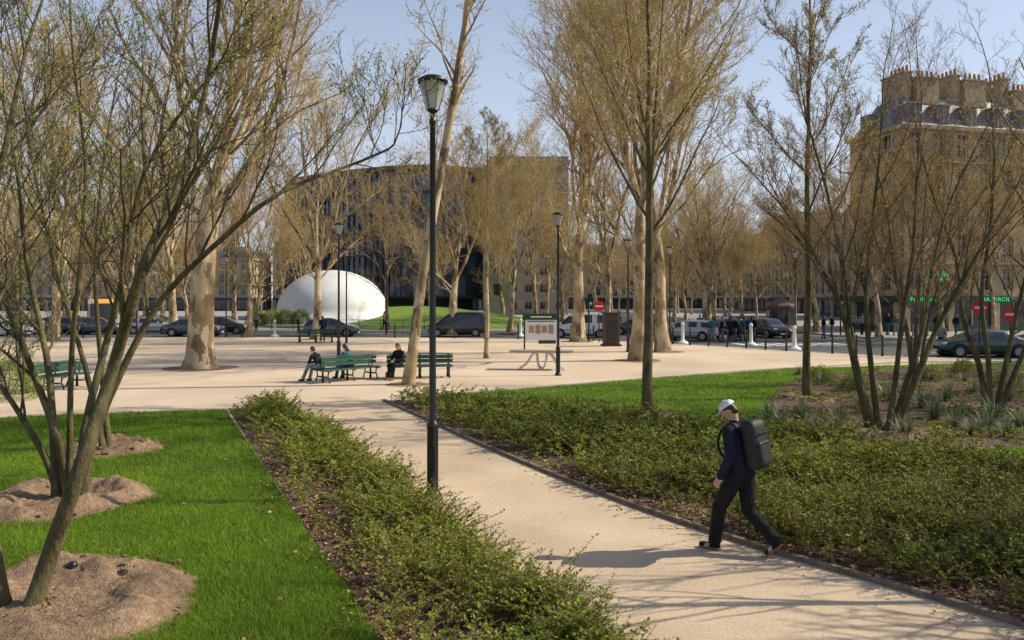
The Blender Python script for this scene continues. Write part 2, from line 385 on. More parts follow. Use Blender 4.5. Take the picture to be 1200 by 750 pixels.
dead('fallen_leaves',np.concatenate([sample(lawnL,300,1.6,20,5.5),sample(lawnR,260,1.4,34,10),sample(bed,2200,1.3,32,14)]),.045,.05)
pl=[G(330,478),G(450,470)]+kerbR+edgeL[::-1]
pp=sample(pl,2200,1.6,22,5.6); dd=np.minimum(distline(pp,kerbR),distline(pp,edgeL)); pp=pp[rng.random(len(pp))<np.exp(-dd/.25)]
dead('fallen_leaves',pp,.008,.03)

def strap_mesh(seed):
    r=np.random.default_rng(seed); n=110; a=r.random(n)*6.28; t=np.linspace(0,1,5)
    L=.25+r.random(n)*.35; ti=r.uniform(.15,1.1,n)
    O=np.stack([np.cos(a),np.sin(a),0*a],1)
    rad=(np.sin(ti)*L)[:,None]*(t+.5*t*t)[None]*.8; z=(np.cos(ti)*L)[:,None]*(t*1.25-.85*t*t*ti[:,None])[:]
    C=O[:,None]*rad[...,None]+np.array([0,0,1.])*z[...,None]+O[:,None]*.05
    S=np.stack([-np.sin(a),np.cos(a),0*a],1)[:,None]*(.010*np.array([.8,1,1,.7,.1]))[None,:,None]
    V=np.stack([C-S,C+S],2).reshape(n,10,3); idx=np.arange(n*10).reshape(n,5,2)
    mb=MB(); mb.add(V,np.stack([idx[:,:-1,0],idx[:,:-1,1],idx[:,1:,1],idx[:,1:,0]],-1).reshape(-1,4),0)
    return mb.mesh('grass_tuft',[m_strap])
sm=[strap_mesh(i) for i in range(3)]
for i,(px,py) in enumerate([(915,497),(940,490),(985,500),(1010,478),(1095,492),(1120,500),(1155,505),(1180,512),(1165,490),(1195,500),(1215,515),(950,445),(935,440),(965,450),(1040,470),(1060,460),(1110,470),(1140,462),(1180,470),(1000,455),(1080,445),(1130,447),(1190,452),(900,492),(1060,512),(1220,480),(960,503),(1140,510),(1080,478),(1130,488)]):
    x,y=G(px,py); place('grass_tuft',sm[i%3],(x,y,.01),random.random()*6,.7+random.random()*.5)
P=sample(bed,3600,1.3,32,13); nz=clump(P,1.6,7)
sprigs('ground_cover',P[nz>0],.03,14,.2,.03,[m_hleaf2,m_hstem])

# ------------------------------------------------------------ trees
class Tree:
    def __init__(s,seed): s.r=random.Random(seed); s.b=[]; s.tips=[]
    def rv(s):
        r=s.r
        while True:
            v=Vector((r.uniform(-1,1),r.uniform(-1,1),r.uniform(-1,1)))
            if .01<v.length<1: return v.normalized()
    def line(s,pts,radii,sides=10,mat=0):
        s.b.append(([tuple(p) for p in pts],list(radii),sides,mat))
    def grow(s,p,d,L,r,lev,P):
        n=P['seg'][lev]; pts=[p]; st=L/n; dirs=[]
        rr=P['rmin']; r=max(r,rr)
        for i in range(n):
            d=(d+s.rv()*P['wob'][lev]+Vector((0,0,P['trop'][lev]))).normalized(); dirs.append(d); p=p+d*st; pts.append(p)
        e=max(r*P['taper'],rr*.6)
        rad=[r+(e-r)*(i/n) for i in range(n+1)]
        sides=[8,6,4,3,3,3][lev]
        s.line(pts,rad,sides,0 if r>P['rbark'] else 1)
        s.kids(pts,rad,dirs,L,lev,P)
    def kids(s,pts,rad,dirs,L,lev,P,t0=None,k=None):
        if lev>=P['max']:
            s.tips.append((pts[-1],dirs[-1])); 
            if s.r.random()<P.get('midbud',.5): s.tips.append((pts[len(pts)//2],dirs[-1]))
            return
        n=len(dirs); K=k or P['kids'][lev]; t0=P['t0'][lev] if t0 is None else t0
        for i in range(K):
            t=t0+(1-t0)*(i+s.r.random()*.8)/K; t=min(t,.999); j=int(t*n); f=t*n-j
            q=Vector(pts[j]).lerp(Vector(pts[j+1]),f); dd=dirs[j]
            v=s.rv(); v=(v-dd*v.dot(dd)).normalized(); 
            if v.z<-.2 and s.r.random()<.6: v.z=-v.z
            a=s.r.uniform(*P['ang'][lev]); nd=(dd*math.cos(a)+v*math.sin(a)).normalized()
            rr=rad[j]*s.r.uniform(.45,.68); 
            s.grow(q,nd,L*P['ratio'][lev]*s.r.uniform(.65,1.15)*(1.15-.45*t),rr,lev+1,P)
    def mesh(s,name,mats,bud=.05,nb=1,prob=1.):
        mb=MB(); grp={}
        for pts,rad,sd,mt in s.b: grp.setdefault((len(pts),sd,mt),[]).append((pts,rad))
        for (n,sd,mt),L in grp.items():
            mb.tube(np.array([[tuple(q) for q in a] for a,_ in L]),np.array([b for _,b in L]),sd,mt,True)
        if nb and bud:
            tp=[t for t in s.tips for _ in range(nb) if s.r.random()<prob]
            if tp:
                r=np.random.default_rng(5); T=np.array([tuple(t[0]) for t in tp]); n=len(T)
                D=nrm(np.array([tuple(t[1]) for t in tp])+r.normal(0,.8,(n,3))); N=nrm(r.normal(0,1,(n,3)))
                l=bud*(.5+r.random(n)); V=leafq(T+r.normal(0,bud*.8,(n,3)),D,N,l,l*.6)
                mb.add(V,np.arange(n*4).reshape(-1,4),2)
        return mb.mesh(name,mats)
PL=dict(seg=[8,6,5,3,2],wob=[.17,.22,.26,.28,.3],trop=[.06,.07,.05,.02,.0],taper=.28,rmin=.009,rbark=.03,max=4,
        kids=[9,7,6,3,0],t0=[.15,.15,.12,.1,0],ang=[(.4,.85),(.4,.95),(.4,1.0),(.4,1.0)],ratio=[.5,.5,.5,.55])
def wavy(p0,p1,n,amp,r):
    p0=Vector(p0);p1=Vector(p1); out=[]
    ph=r.random()*6
    for i in range(n+1):
        t=i/n; q=p0.lerp(p1,t); q.x+=amp*math.sin(t*5+ph)*t; q.y+=amp*math.cos(t*4+ph)*t; out.append(q)
    return out
def plane_mesh(seed,H=21,fork=6.5,rb=.36,lean=(.3,.1),nl=5,P=PL,mats=None,low=2):
    T=Tree(seed); r=T.r
    pts=wavy((0,0,-.05),(lean[0],lean[1],fork),8,.15,r)
    rad=[rb*(1.45 if i==0 else 1.12 if i==1 else 1-.4*i/8) for i in range(9)]
    T.line(pts,rad,12,0)
    top=pts[-1]
    a0=r.random()*6.28
    for i in range(nl):
        a=a0+i*6.28/nl+r.uniform(-.4,.4); ti=r.uniform(.18,.55) if i else .08
        d=Vector((math.cos(a)*math.sin(ti),math.sin(a)*math.sin(ti),math.cos(ti)))
        T.grow(top-Vector((0,0,r.uniform(0,.5))),d,(H-fork)*r.uniform(.75,1.0),rb*r.uniform(.30,.42),0,P)
    for i in range(low):
        a=r.random()*6.28; q=pts[5+i%3]; d=Vector((math.cos(a)*.8,math.sin(a)*.8,.6)).normalized()
        T.grow(q,d,(H-fork)*.4,rb*.24,1,P)
    return T.mesh('plane_tree',mats or [m_bark,m_twig,m_bud],.10,1,.6)
plane=[plane_mesh(1,22,6.5,.36,(.5,.1),5),plane_mesh(2,20,5.5,.33,(-.5,.2),5),plane_mesh(3,23,7.5,.4,(.2,0),6),plane_mesh(4,19,6,.26,(.7,.2),4),plane_mesh(9,21,5,.42,(.4,.1),4)]
def P_at(i,px,d,rot=None,s=1.,z=0):
    place('plane_tree',plane[i],(X(px,d),d,z),random.random()*6.28 if rot is None else rot,s)
T=Tree(21); x,y=X(234,32),32
pts=[Vector(p) for p in [(0,0,-.05),(.02,0,.5),(.05,0,1.6),(.1,0,3),(.2,0,4.6),(.35,0,6.2),(.6,0,7.6)]]
T.line(pts,[.78,.58,.51,.48,.45,.41,.36],16,0)
for d,L,r_,q in [((.35,.1,1),12,.25,6),((-.5,.2,1),11,.20,6),((.9,-.3,.75),10,.15,5),((-.8,-.4,.8),9,.13,5),((.1,.8,.9),10,.17,6),((.3,-.8,.8),9,.13,6)]:
    T.grow(pts[q],Vector(d).normalized(),L,r_,0,PL)
place('plane_tree',T.mesh('plane_tree',[m_bark,m_twig,m_bud],.08,1,.6),(x,y,0))
disc('tree_pit',x,y,1.5,.006,m_soil)
T=Tree(33); d0=26
pts=[Vector(W(px,py,d0)) for px,py in [(478,452),(484,410),(494,330),(506,260),(522,170),(534,100),(545,30),(552,-40)]]
pts[0].z=-.05
T.line(pts,[.24,.18,.165,.155,.145,.13,.11,.09],12,0)
dirs=[(b-a).normalized() for a,b in zip(pts[:-1],pts[1:])]
T.kids(pts,[.12,.12,.11,.10,.09,.08,.07,.06],dirs,11,0,dict(PL,kids=[9,6,4,3,0],ratio=[.34,.5,.5,.5]),t0=.6)
T.grow(pts[-1],dirs[-1],5,.07,0,PL)
place('plane_tree',T.mesh('plane_tree',[m_bark,m_twig,m_bud],.06,1,.5))
disc('tree_pit',pts[0].x,pts[0].y,.75,.006,m_soil)
LM=dict(PL,rmin=.0055,rbark=.03,kids=[8,6,5,3,0],wob=[.1,.14,.2,.25,.3],trop=[.06,.05,.04,.02,0],ang=[(.4,.8),(.4,.9),(.4,.9),(.4,1.)],ratio=[.45,.5,.5,.55])
def leader(seed,px,py,H,r0,t0,nk,Lk,mats,lean=0,P=LM):
    T=Tree(seed); x,y=G(px,py); pts=[Vector((x+lean*(i/12)+T.r.uniform(-.04,.04),y+T.r.uniform(-.04,.04),H*i/12-.02)) for i in range(13)]
    rad=[r0*(1.3 if i==0 else 1)*(1-.88*(i/12)) for i in range(13)]; T.line(pts,rad,10,0)
    for k in range(nk):
        t=t0+(1-t0)*k/nk; j=int(t*12); a=k*2.4+T.r.uniform(-.4,.4); ti=T.r.uniform(.6,.95)*(1.1-.5*t)
        q=pts[j].lerp(pts[j+1],t*12-j); dd=Vector((math.cos(a)*math.sin(ti),math.sin(a)*math.sin(ti),math.cos(ti)))
        T.grow(q,dd,Lk*(1.25-.75*t)*T.r.uniform(.8,1.15),rad[j]*.42,0,P)
    place('lime_tree',T.mesh('lime_tree',mats,.04,1,.9))
leader(41,760,487,12.5,.135,.36,22,5.2,[m_dbark,m_twig,m_bud])
leader(42,945,467,13.5,.12,.3,15,3.4,[m_dbark,m_rtwig,m_bud],.1)
leader(43,571,420,11,.12,.35,12,3.4,[m_bark,m_twig,m_bud])
MS=dict(seg=[7,6,5,4,3],wob=[.10,.13,.16,.2,.25],trop=[.05,.06,.06,.05,.03],taper=.3,rmin=.0035,rbark=.014,max=4,
        kids=[7,6,5,3,0],t0=[.2,.15,.15,.2,0],ang=[(.35,.75),(.35,.85),(.35,.9),(.4,.9)],ratio=[.5,.5,.5,.5],midbud=.6)
def multistem(name,seed,stems,d0,r0,mats,P=MS,bud=.025,L=3.4,nk=7,t0=.3,prob=.8,nb=1):
    T=Tree(seed); r=T.r
    for st in stems:
        pts=[]; n=len(st)
        for i,(px,py) in enumerate(st):
            dz=(i/n)*r.uniform(-.8,1.3) if i else r.uniform(-.12,.12)
            d=d0+dz; pts.append(Vector(W(px,py,d)))
        pts[0].z=-.03
        pts=[Vector(p) for p in smoothline([tuple(p) for p in pts],3)]
        m=len(pts); rr=r0*r.uniform(.75,1.1); rad=[rr*(1.25 if i==0 else 1)*(1-.78*i/(m-1)) for i in range(m)]
        T.line(pts,rad,9,0); dirs=[(b-a).normalized() for a,b in zip(pts[:-1],pts[1:])]
        T.kids(pts,[q*.8 for q in rad],dirs,L*2,0,P,t0=t0,k=nk)
        T.grow(pts[-1],dirs[-1],L*.8,rad[-1],1,P)
    return place(name,T.mesh(name,mats,bud,nb,prob))
mL=[m_dbark,m_dtwig,m_gbud]
multistem('ornamental_tree',51,[[(35,712),(62,640),(95,545),(130,440),(165,320),(205,230),(240,110),(262,-30)],
                                     [(5,722),(-8,640),(-30,500),(-40,350),(0,200),(30,60)]],7.2,.08,mL,L=2.2,nk=11,t0=.42,bud=.022,nb=2)
multistem('ornamental_tree',52,[[(78,588),(70,520),(40,440),(10,360),(-30,240),(-60,120)],
    [(82,588),(82,500),(85,400),(95,300),(100,190),(85,60),(80,-60)],
    [(70,585),(55,540),(20,480),(-20,420),(-70,330)],
    [(90,588),(100,500),(125,400),(150,300),(170,200),(230,110),(300,40)],
    [(66,586),(62,500),(55,420),(30,300),(20,200),(-10,60)],
    [(95,588),(108,520),(140,440),(190,350),(260,280),(330,225),(420,190),(455,175)]],11.,.062,mL,L=2.3,nk=9,t0=.38,bud=.032,nb=2)
multistem('ornamental_tree',53,[[(128,530),(118,420),(112,320),(120,200),(140,80)],[(122,530),(100,430),(70,330),(40,200),(20,60)]],14.7,.065,mL,L=2.6,nk=9,t0=.4,bud=.04,nb=2)
mR=[m_dbark,m_rtwig,m_bud]
MR=dict(MS,kids=[7,6,5,3,0],rmin=.0038)
multistem('ornamental_tree',54,[[(1026,508),(1008,450),(996,380),(985,300),(968,220),(945,140)],
    [(1020,506),(1002,430),(985,360),(950,290),(915,240)],
    [(1030,508),(1022,440),(1015,360),(1020,280),(1030,190),(1035,100)],
    [(1044,508),(1062,450),(1080,390),(1092,320),(1112,240),(1150,160)],
    [(1040,506),(1050,440),(1058,370),(1070,290),(1075,200),(1080,120)],
    [(1047,507),(1075,440),(1105,370),(1150,290),(1190,220)]],16.7,.088,mR,P=MR,L=2.7,nk=8,t0=.33,bud=.032,prob=.6)
multistem('ornamental_tree',55,[[(1155,482),(1148,430),(1128,370),(1120,300),(1090,220),(1070,130)],
    [(1160,482),(1158,420),(1150,350),(1160,270),(1165,180),(1160,90)],
    [(1168,482),(1180,420),(1198,340),(1220,260),(1240,170)],
    [(1172,482),(1192,430),(1225,360),(1270,290)]],20,.10,mR,P=MR,L=2.9,nk=9,t0=.33,bud=.035,prob=.6)
multistem('ornamental_tree',56,[[(1070,450),(1065,400),(1050,330),(1040,250),(1020,170)],[(1076,450),(1085,390),(1105,310),(1120,230)],[(1073,450),(1074,380),(1080,300),(1085,220)]],26,.09,mR,P=MR,L=2.9,nk=8,t0=.33,bud=.045,prob=.7)
# trees just right of the view; their branches streak the path and square with shadow
for sd,(x0,y0),LL,r0,a0 in [(61,(7.6,7.3),4.6,.08,.45),(62,(9.0,6.1),4.6,.08,.45),(63,(8.6,4.6),4.6,.08,.45),(65,(12.6,10.2),5.6,.09,.45),(66,(11.2,8.4),5.,.08,.4),(67,(19.5,23.2),8.5,.16,.5),(68,(23,27.5),8.5,.17,.5),(69,(18.5,18.5),6.,.12,.5)]:
    T=Tree(sd)
    for k in range(5):
        a=k*1.26+T.r.random(); d=Vector((math.cos(a)*a0,math.sin(a)*a0,1)).normalized()
        T.grow(Vector((x0+.15*math.cos(a),y0+.15*math.sin(a),-.02)),d,LL,r0,0,dict(MS,max=2,kids=[7,5,0],rmin=.013,taper=.25,t0=[.25,.2,.15]))
    place('ornamental_tree',T.mesh('ornamental_tree',mR,.03,1,.8))
place('plane_tree',plane[1],(42,37,0),1,.85)

for i,px,dd,s in [(2,748,36,.95),(0,777,42,1.),(2,677,52,1.05),(1,370,55,1.),(4,530,61,.95),(3,292,58,.9),(0,62,53,.95),(3,597,66,.9),
                  (1,-30,38,.9),(4,150,66,.95),(0,205,66,1.),(3,630,78,1.),(0,712,74,1.),(1,825,66,.8),(0,-90,56,1),(3,455,72,.75)]:
    P_at(i,px,dd,None,s); disc('tree_pit',X(px,dd),dd,1.1,.008,m_soil)
for k in range(8):
    y=74+k*14
    place('plane_tree',plane[k%5],(21+k*.3,y+6,0),random.random()*6,.62+.1*random.random())
    place('plane_tree',plane[(k+2)%5],(30.5+k*.5,y+9,0),random.random()*6,.60+.1*random.random())
for px,dd,s in [(958,66,.7),(1030,58,.72),(1105,55,.72),(1165,56,.7),(1215,52,.65)]: P_at(3 if px%2 else 1,px,dd,None,s)
for px,dd in [(-60,84),(10,80),(40,90),(75,84),(105,94),(130,80),(160,92),(190,84),(220,96),(245,80),(275,92),(300,84),(330,92),(350,86),(505,96),(660,84),(685,104),(700,96),(750,88),(790,100),(770,118),(830,84),(640,110),(870,110),(850,125),(90,108),(170,112),(230,108),(20,112),(590,104),(-20,100),(900,118),(925,104)]:
    P_at(int(px+dd)%5,px,dd,None,.64+.16*random.random())
def bush(name,x,y,rx,ry,h,n,mat,z0=0,leaf=.05):
    u=nrm(rng.normal(0,1,(n,3))); u[:,2]=np.abs(u[:,2]); rr=(.55+.45*rng.random(n))**.6
    rr*=1+.15*np.sin(u[:,0]*7)*np.cos(u[:,1]*6)
    Pp=u*rr[:,None]*np.array([rx,ry,h])+np.array([x,y,z0+.05])
    V=leafq(Pp,nrm(u+rng.normal(0,.8,(n,3))),nrm(rng.normal(0,1,(n,3))),leaf*(.6+.8*rng.random(n)),leaf*.6*np.ones(n))
    mb=MB(); mb.add(V,np.arange(n*4).reshape(-1,4),0)
    for k in range(7):
        a=k*.9; mb.cone((x,y,z0),(x+rx*.6*math.cos(a),y+ry*.6*math.sin(a),z0+h*.8),.02,.006,5,1)
    return mb.obj(name,[mat,m_hstem])
bush('light_green_shrub',X(8,22),22,.9,.8,1.25,7000,m_shrub)
for px in (300,318,335,352): bush('clipped_bush',X(px,77),77,1.1,1.,1.5,2500,m_hleaf2,.3,.12)
for px,dd in ((1000,24),(1090,27),(1180,25),(1130,30),(960,27)): bush('small_shrub',X(px,dd),dd,.45,.45,.5,1500,m_hleaf2,0,.05)
for px,dd in ((640,82),(700,80),(760,84),(20,76),(80,78),(180,77),(240,78)): bush('street_shrub',X(px,dd),dd,2.2,1.,1.3,2500,m_hleaf2,0,.13)

# ------------------------------------------------------------ street furniture
def lamp_mesh():
    mb=MB()
    mb.lathe([(.001,0),(.13,0),(.13,.04),(.10,.07),(.085,.12),(.082,1.0),(.088,1.02),(.088,1.07),(.06,1.10),(.052,1.14),(.046,3),(.040,5.45),(.05,5.46),(.05,5.52),(.036,5.54),(.036,5.62),(.075,5.64),(.09,5.67),(.001,5.67)],n=20,mat=0)
    mb.lathe([(.085,5.672),(.125,5.84),(.185,6.06),(.19,6.065)],n=24,mat=1)
    mb.lathe([(.001,5.675),(.03,5.68),(.03,5.9),(.05,5.93),(.001,5.95)],n=12,mat=2)
    mb.lathe([(.195,6.05),(.222,6.06),(.222,6.10),(.14,6.15),(.001,6.17)],n=24,mat=0); mb.lathe([(.222,6.06),(.001,6.075)],n=24,mat=0)
    for k in range(6):
        a=k*math.pi/3; mb.cone((.09*math.cos(a),.09*math.sin(a),5.66),(.2*math.cos(a),.2*math.sin(a),6.07),.006,.006,6,0)
    mb.box((.0,-.085,.55),(.07,.02,.35),0,0)
    return mb.mesh('street_lamp',[m_black,m_lglass,m_white])
lm=lamp_mesh()
for px,dd in [(507,11.25),(397,33),(654,29),(736,42),(406,50),(785,48),(453,62),(265,58),(932,52),(24,40)]:
    place('street_lamp',lm,(X(px,dd),dd,0))
def bench_mesh():
    mb=MB(); L=2.4
    for sx in(-1.05,0,1.05):
        mb.box((sx,0,.2),(.05,.5,.05),0,1)
        for sy in(-1,1):
            mb.tube([[(sx,sy*.40,0),(sx,sy*.36,.12),(sx,sy*.30,.25),(sx,sy*.34,.40)]],[[.03,.022,.022,.025]],8,1)
            mb.tube([[(sx,sy*.10,.38),(sx,sy*.07,.6),(sx,sy*.12,.86)]],[[.022,.02,.018]],8,1)
            mb.box((sx,sy*.27,.405),(.05,.42,.03),0,1)
        mb.cone((sx,0,0),(sx,0,.42),.045,.03,8,1)
    for sy in(-1,1):
        for k in range(4): mb.box((0,sy*(.13+.1*k),.435),(L,.08,.028),0,0)
        for k,(yy,zz) in enumerate([(.115,.62),(.14,.77)]): mb.obox((0,sy*yy,zz),(1,0,0),(0,1,0),(0,sy*.12,1),L,.026,.11,0)
    mb.box((0,0,.875),(L,.14,.025),0,0)
    return mb.mesh('park_bench',[m_green,m_iron])
bm_=bench_mesh()
bA=(X(407,27.3),27.3); rA=math.radians(50); bB=(X(492,28.2),28.2); rB=math.radians(12)
for (x,y),r in [(bA,rA),(bB,rB),((X(62,24.5),24.5),math.radians(80)),((X(370,51),51),.1)]:
    o=place('park_bench',bm_,(x,y,0),r)
mb=MB()
mb.box((0,0,.74),(2.6,.8,.05),0,0)
for k in range(6): mb.box((0,-.335+.134*k,.772),(2.6,.12,.012),0,0)
for sy in(-1,1):
    for sx in(-1,1):
        mb.tube([[(sx*.25,sy*.3,.71),(sx*.4,sy*.3,.6),(sx*.62,sy*.3,.25),(sx*.95,sy*.3,.0)]],[[.04]*4],8,1)
        mb.tube([[(sx*.2,sy*.3,.68),(sx*.18,sy*.3,.4),(sx*.12,sy*.3,.15),(0,sy*.3,.0)]],[[.035]*4],8,1)
    mb.box((0,sy*.3,.70),(2.2,.05,.03),0,1)
for sx in(-1,1): mb.box((sx*.95,0,.02),(.05,.66,.03),0,1)
mb.obj('picnic_table',[m_wood,m_steel],(X(635,31.5),31.5,0),math.radians(-6))
mb=MB(); mb.box((0,0,.06),(1.1,.8,.12),0,1); mb.rbox((0,0,1.05),(.95,.65,1.85),.05,0); mb.box((0,0,2.02),(1.05,.75,.08),0,1); mb.box((0,-.33,1.0),(.7,.02,1.3),0,1)
mb.obj('advertising_pillar',[M('brown_metal',(.07,.045,.035),rough=.5),M('dark_metal',(.03,.025,.02),rough=.5)],(X(716,47),47,0),.2)
mb=MB()
for sx in(-.95,.95): mb.box((sx,0,1.0),(.09,.09,2.0),0,0)
mb.box((0,0,1.86),(2.1,.12,.34),0,0); mb.box((0,-.01,1.1),(1.82,.06,1.16),0,1); 
for k in range(4): mb.box((-.55+.37*k,-.045,1.15),(.3,.01,.42+.1*(k%2)),0,2)
mb.box((0,-.045,1.6),(1.6,.01,.06),0,3); mb.box((0,-.065,1.86),(1.2,.01,.08),0,1); mb.box((.35,-.02,.42),(1.0,.05,.2),0,0)
mb.obj('information_board',[m_shopg,m_white,m_stone,m_teal],(X(634,44),44,0),.05)
mb=MB(); 
mb.lathe([(1.2,0),(1.2,.5),(1.12,.52),(1.12,2.1),(1.35,2.12),(1.35,2.3),(1.1,2.45),(.2,2.9),(.001,2.95)],n=8,mat=0,smooth=False)
for k in range(8):
    a=(k+.5)*math.pi/4; mb.obox((1.045*math.cos(a),1.045*math.sin(a),1.3),(math.cos(a),math.sin(a),0),(-math.sin(a),math.cos(a),0),(0,0,1),.03,.6,1.2,1)
mb.obj('news_kiosk',[M('kiosk_brown',(.12,.08,.065),rough=.5),m_glassd],(X(915,66),66,-.0),.3)
def bollard_mesh():
    mb=MB(); mb.lathe([(.001,0),(.36,0),(.36,.10),(.28,.18),(.17,.22),(.11,.28),(.09,1.2),(.12,1.24),(.12,1.3),(.07,1.38),(.001,1.42)],n=20,mat=0); return mb.mesh('bollard',[m_white])
bo=bollard_mesh()
for px,dd in [(931,43),(800,49),(322,60),(610,58),(50,54),(880,47)]: place('bollard',bo,(X(px,dd),dd,0 if dd!=60 else -.12))
pm=MB(); pm.lathe([(.001,0),(.06,0),(.05,.9),(.065,.92),(.065,1.0),(.03,1.06),(.001,1.07)],n=12,mat=0); pm=pm.mesh('thin_bollard',[m_iron])
for q in plz_edge[4:30]: place('thin_bollard',pm,(q[0],q[1]-.6,0))
mb=MB()
for k in range(30):
    x=-62+k*2; mb.cone((x,70.2,0),(x,70.2,1.0),.03,.03,6,0)
for z in (.35,.95): mb.box((-33,70.2,z),(58,.04,.04),0,0)
mb.obj('metal_railing',[m_iron])
def noentry(px,dd,z=2.6,rot=0.):
    mb=MB(); mb.cone((0,0,0),(0,0,z+.3),.035,.03,8,0); mb.lathe([(.001,-.05),(.36,-.05),(.36,-.035),(.001,-.035)],(0,0,z),28,1,axis='y',smooth=False); mb.lathe([(.36,-.03),(.001,-.03)],(0,0,z),28,3,axis='y',smooth=False); mb.box((0,-.055,z),(.52,.012,.11),0,2)
    mb.obj('no_entry_sign',[m_iron,m_red,m_mark,m_rim],(X(px,dd),dd,0),rot)
noentry(702,51,2.4); noentry(1148,34.5,2.5); noentry(1184,34.3,2.2)
def tlight(px,dd,rot=0,z=0):
    mb=MB(); mb.cone((0,0,0),(0,0,3.3),.06,.05,10,0); mb.rbox((0,-.16,2.85),(.26,.2,.85),.04,0)
    for k,mt in enumerate((1,2,3)): mb.lathe([(.085,-.29),(.09,-.27),(.001,-.265)],(0,0,3.1-.26*k),14,mt,axis='y'); mb.lathe([(.10,-.38),(.10,-.26)],(0,0,3.1-.26*k),14,0,axis='y')
    mb.obj('traffic_light',[m_iron,m_rlamp,M('amber_off',(.2,.09,.01)),m_neon],(X(px,dd),dd,z),rot)
tlight(985,61); tlight(690,52,.3); tlight(160,56,.2)
mb=MB(); mb.lathe([(.001,.14),(.04,.14),(.05,.11),(.05,0)],n=16,mat=0); mb.lathe([(.035,.142),(.001,.143)],n=16,mat=1)
mb.obj('ground_spotlight',[m_black,m_glassd],(X(85,8.0),8.0,.02))

# ------------------------------------------------------------ vehicles
hatch=[(-2.10,.40,.62,.66,.70,.60),(-2.05,.28,.86,.95,.80,.68),(-1.84,.22,.92,1.28,.86,.60),(-1.62,.20,.94,1.42,.88,.59),(-1.12,.20,.94,1.47,.89,.60),(-1.02,.20,.94,1.475,.89,.60),
 (-.15,.20,.93,1.49,.89,.60),(-.05,.20,.93,1.49,.89,.60),(.38,.20,.92,1.42,.89,.59),(1.08,.20,.93,.99,.88,.70),(1.6,.20,.86,.91,.86,.68),(1.95,.24,.74,.79,.79,.6),(2.08,.34,.58,.62,.68,.5)]
sedan=[(-2.25,.42,.70,.74,.70,.60),(-2.18,.28,.92,.98,.80,.68),(-1.75,.22,.95,1.03,.87,.68),(-1.55,.2,.95,1.10,.88,.66),(-1.05,.20,.94,1.40,.89,.58),(-.98,.20,.94,1.41,.89,.58),
 (-.15,.20,.93,1.45,.89,.60),(-.05,.20,.93,1.45,.89,.60),(.38,.20,.92,1.38,.89,.58),(1.10,.20,.92,.98,.88,.70),(1.7,.20,.85,.90,.86,.68),(2.1,.24,.74,.79,.79,.6),(2.22,.34,.58,.62,.68,.5)]
van=[(-2.3,.40,.9,1.0,.80,.70),(-2.26,.28,1.05,1.82,.86,.70),(-2.1,.24,1.08,1.92,.90,.72),(-1.2,.22,1.08,1.95,.92,.74),(-1.1,.22,1.08,1.95,.92,.74),(-.1,.22,1.06,1.95,.92,.74),(0,.22,1.06,1.95,.92,.74),(.75,.22,1.04,1.88,.92,.72),
 (1.45,.22,1.04,1.12,.91,.74),(1.9,.22,.95,1.0,.88,.70),(2.2,.26,.76,.82,.82,.62),(2.3,.36,.6,.64,.74,.5)]
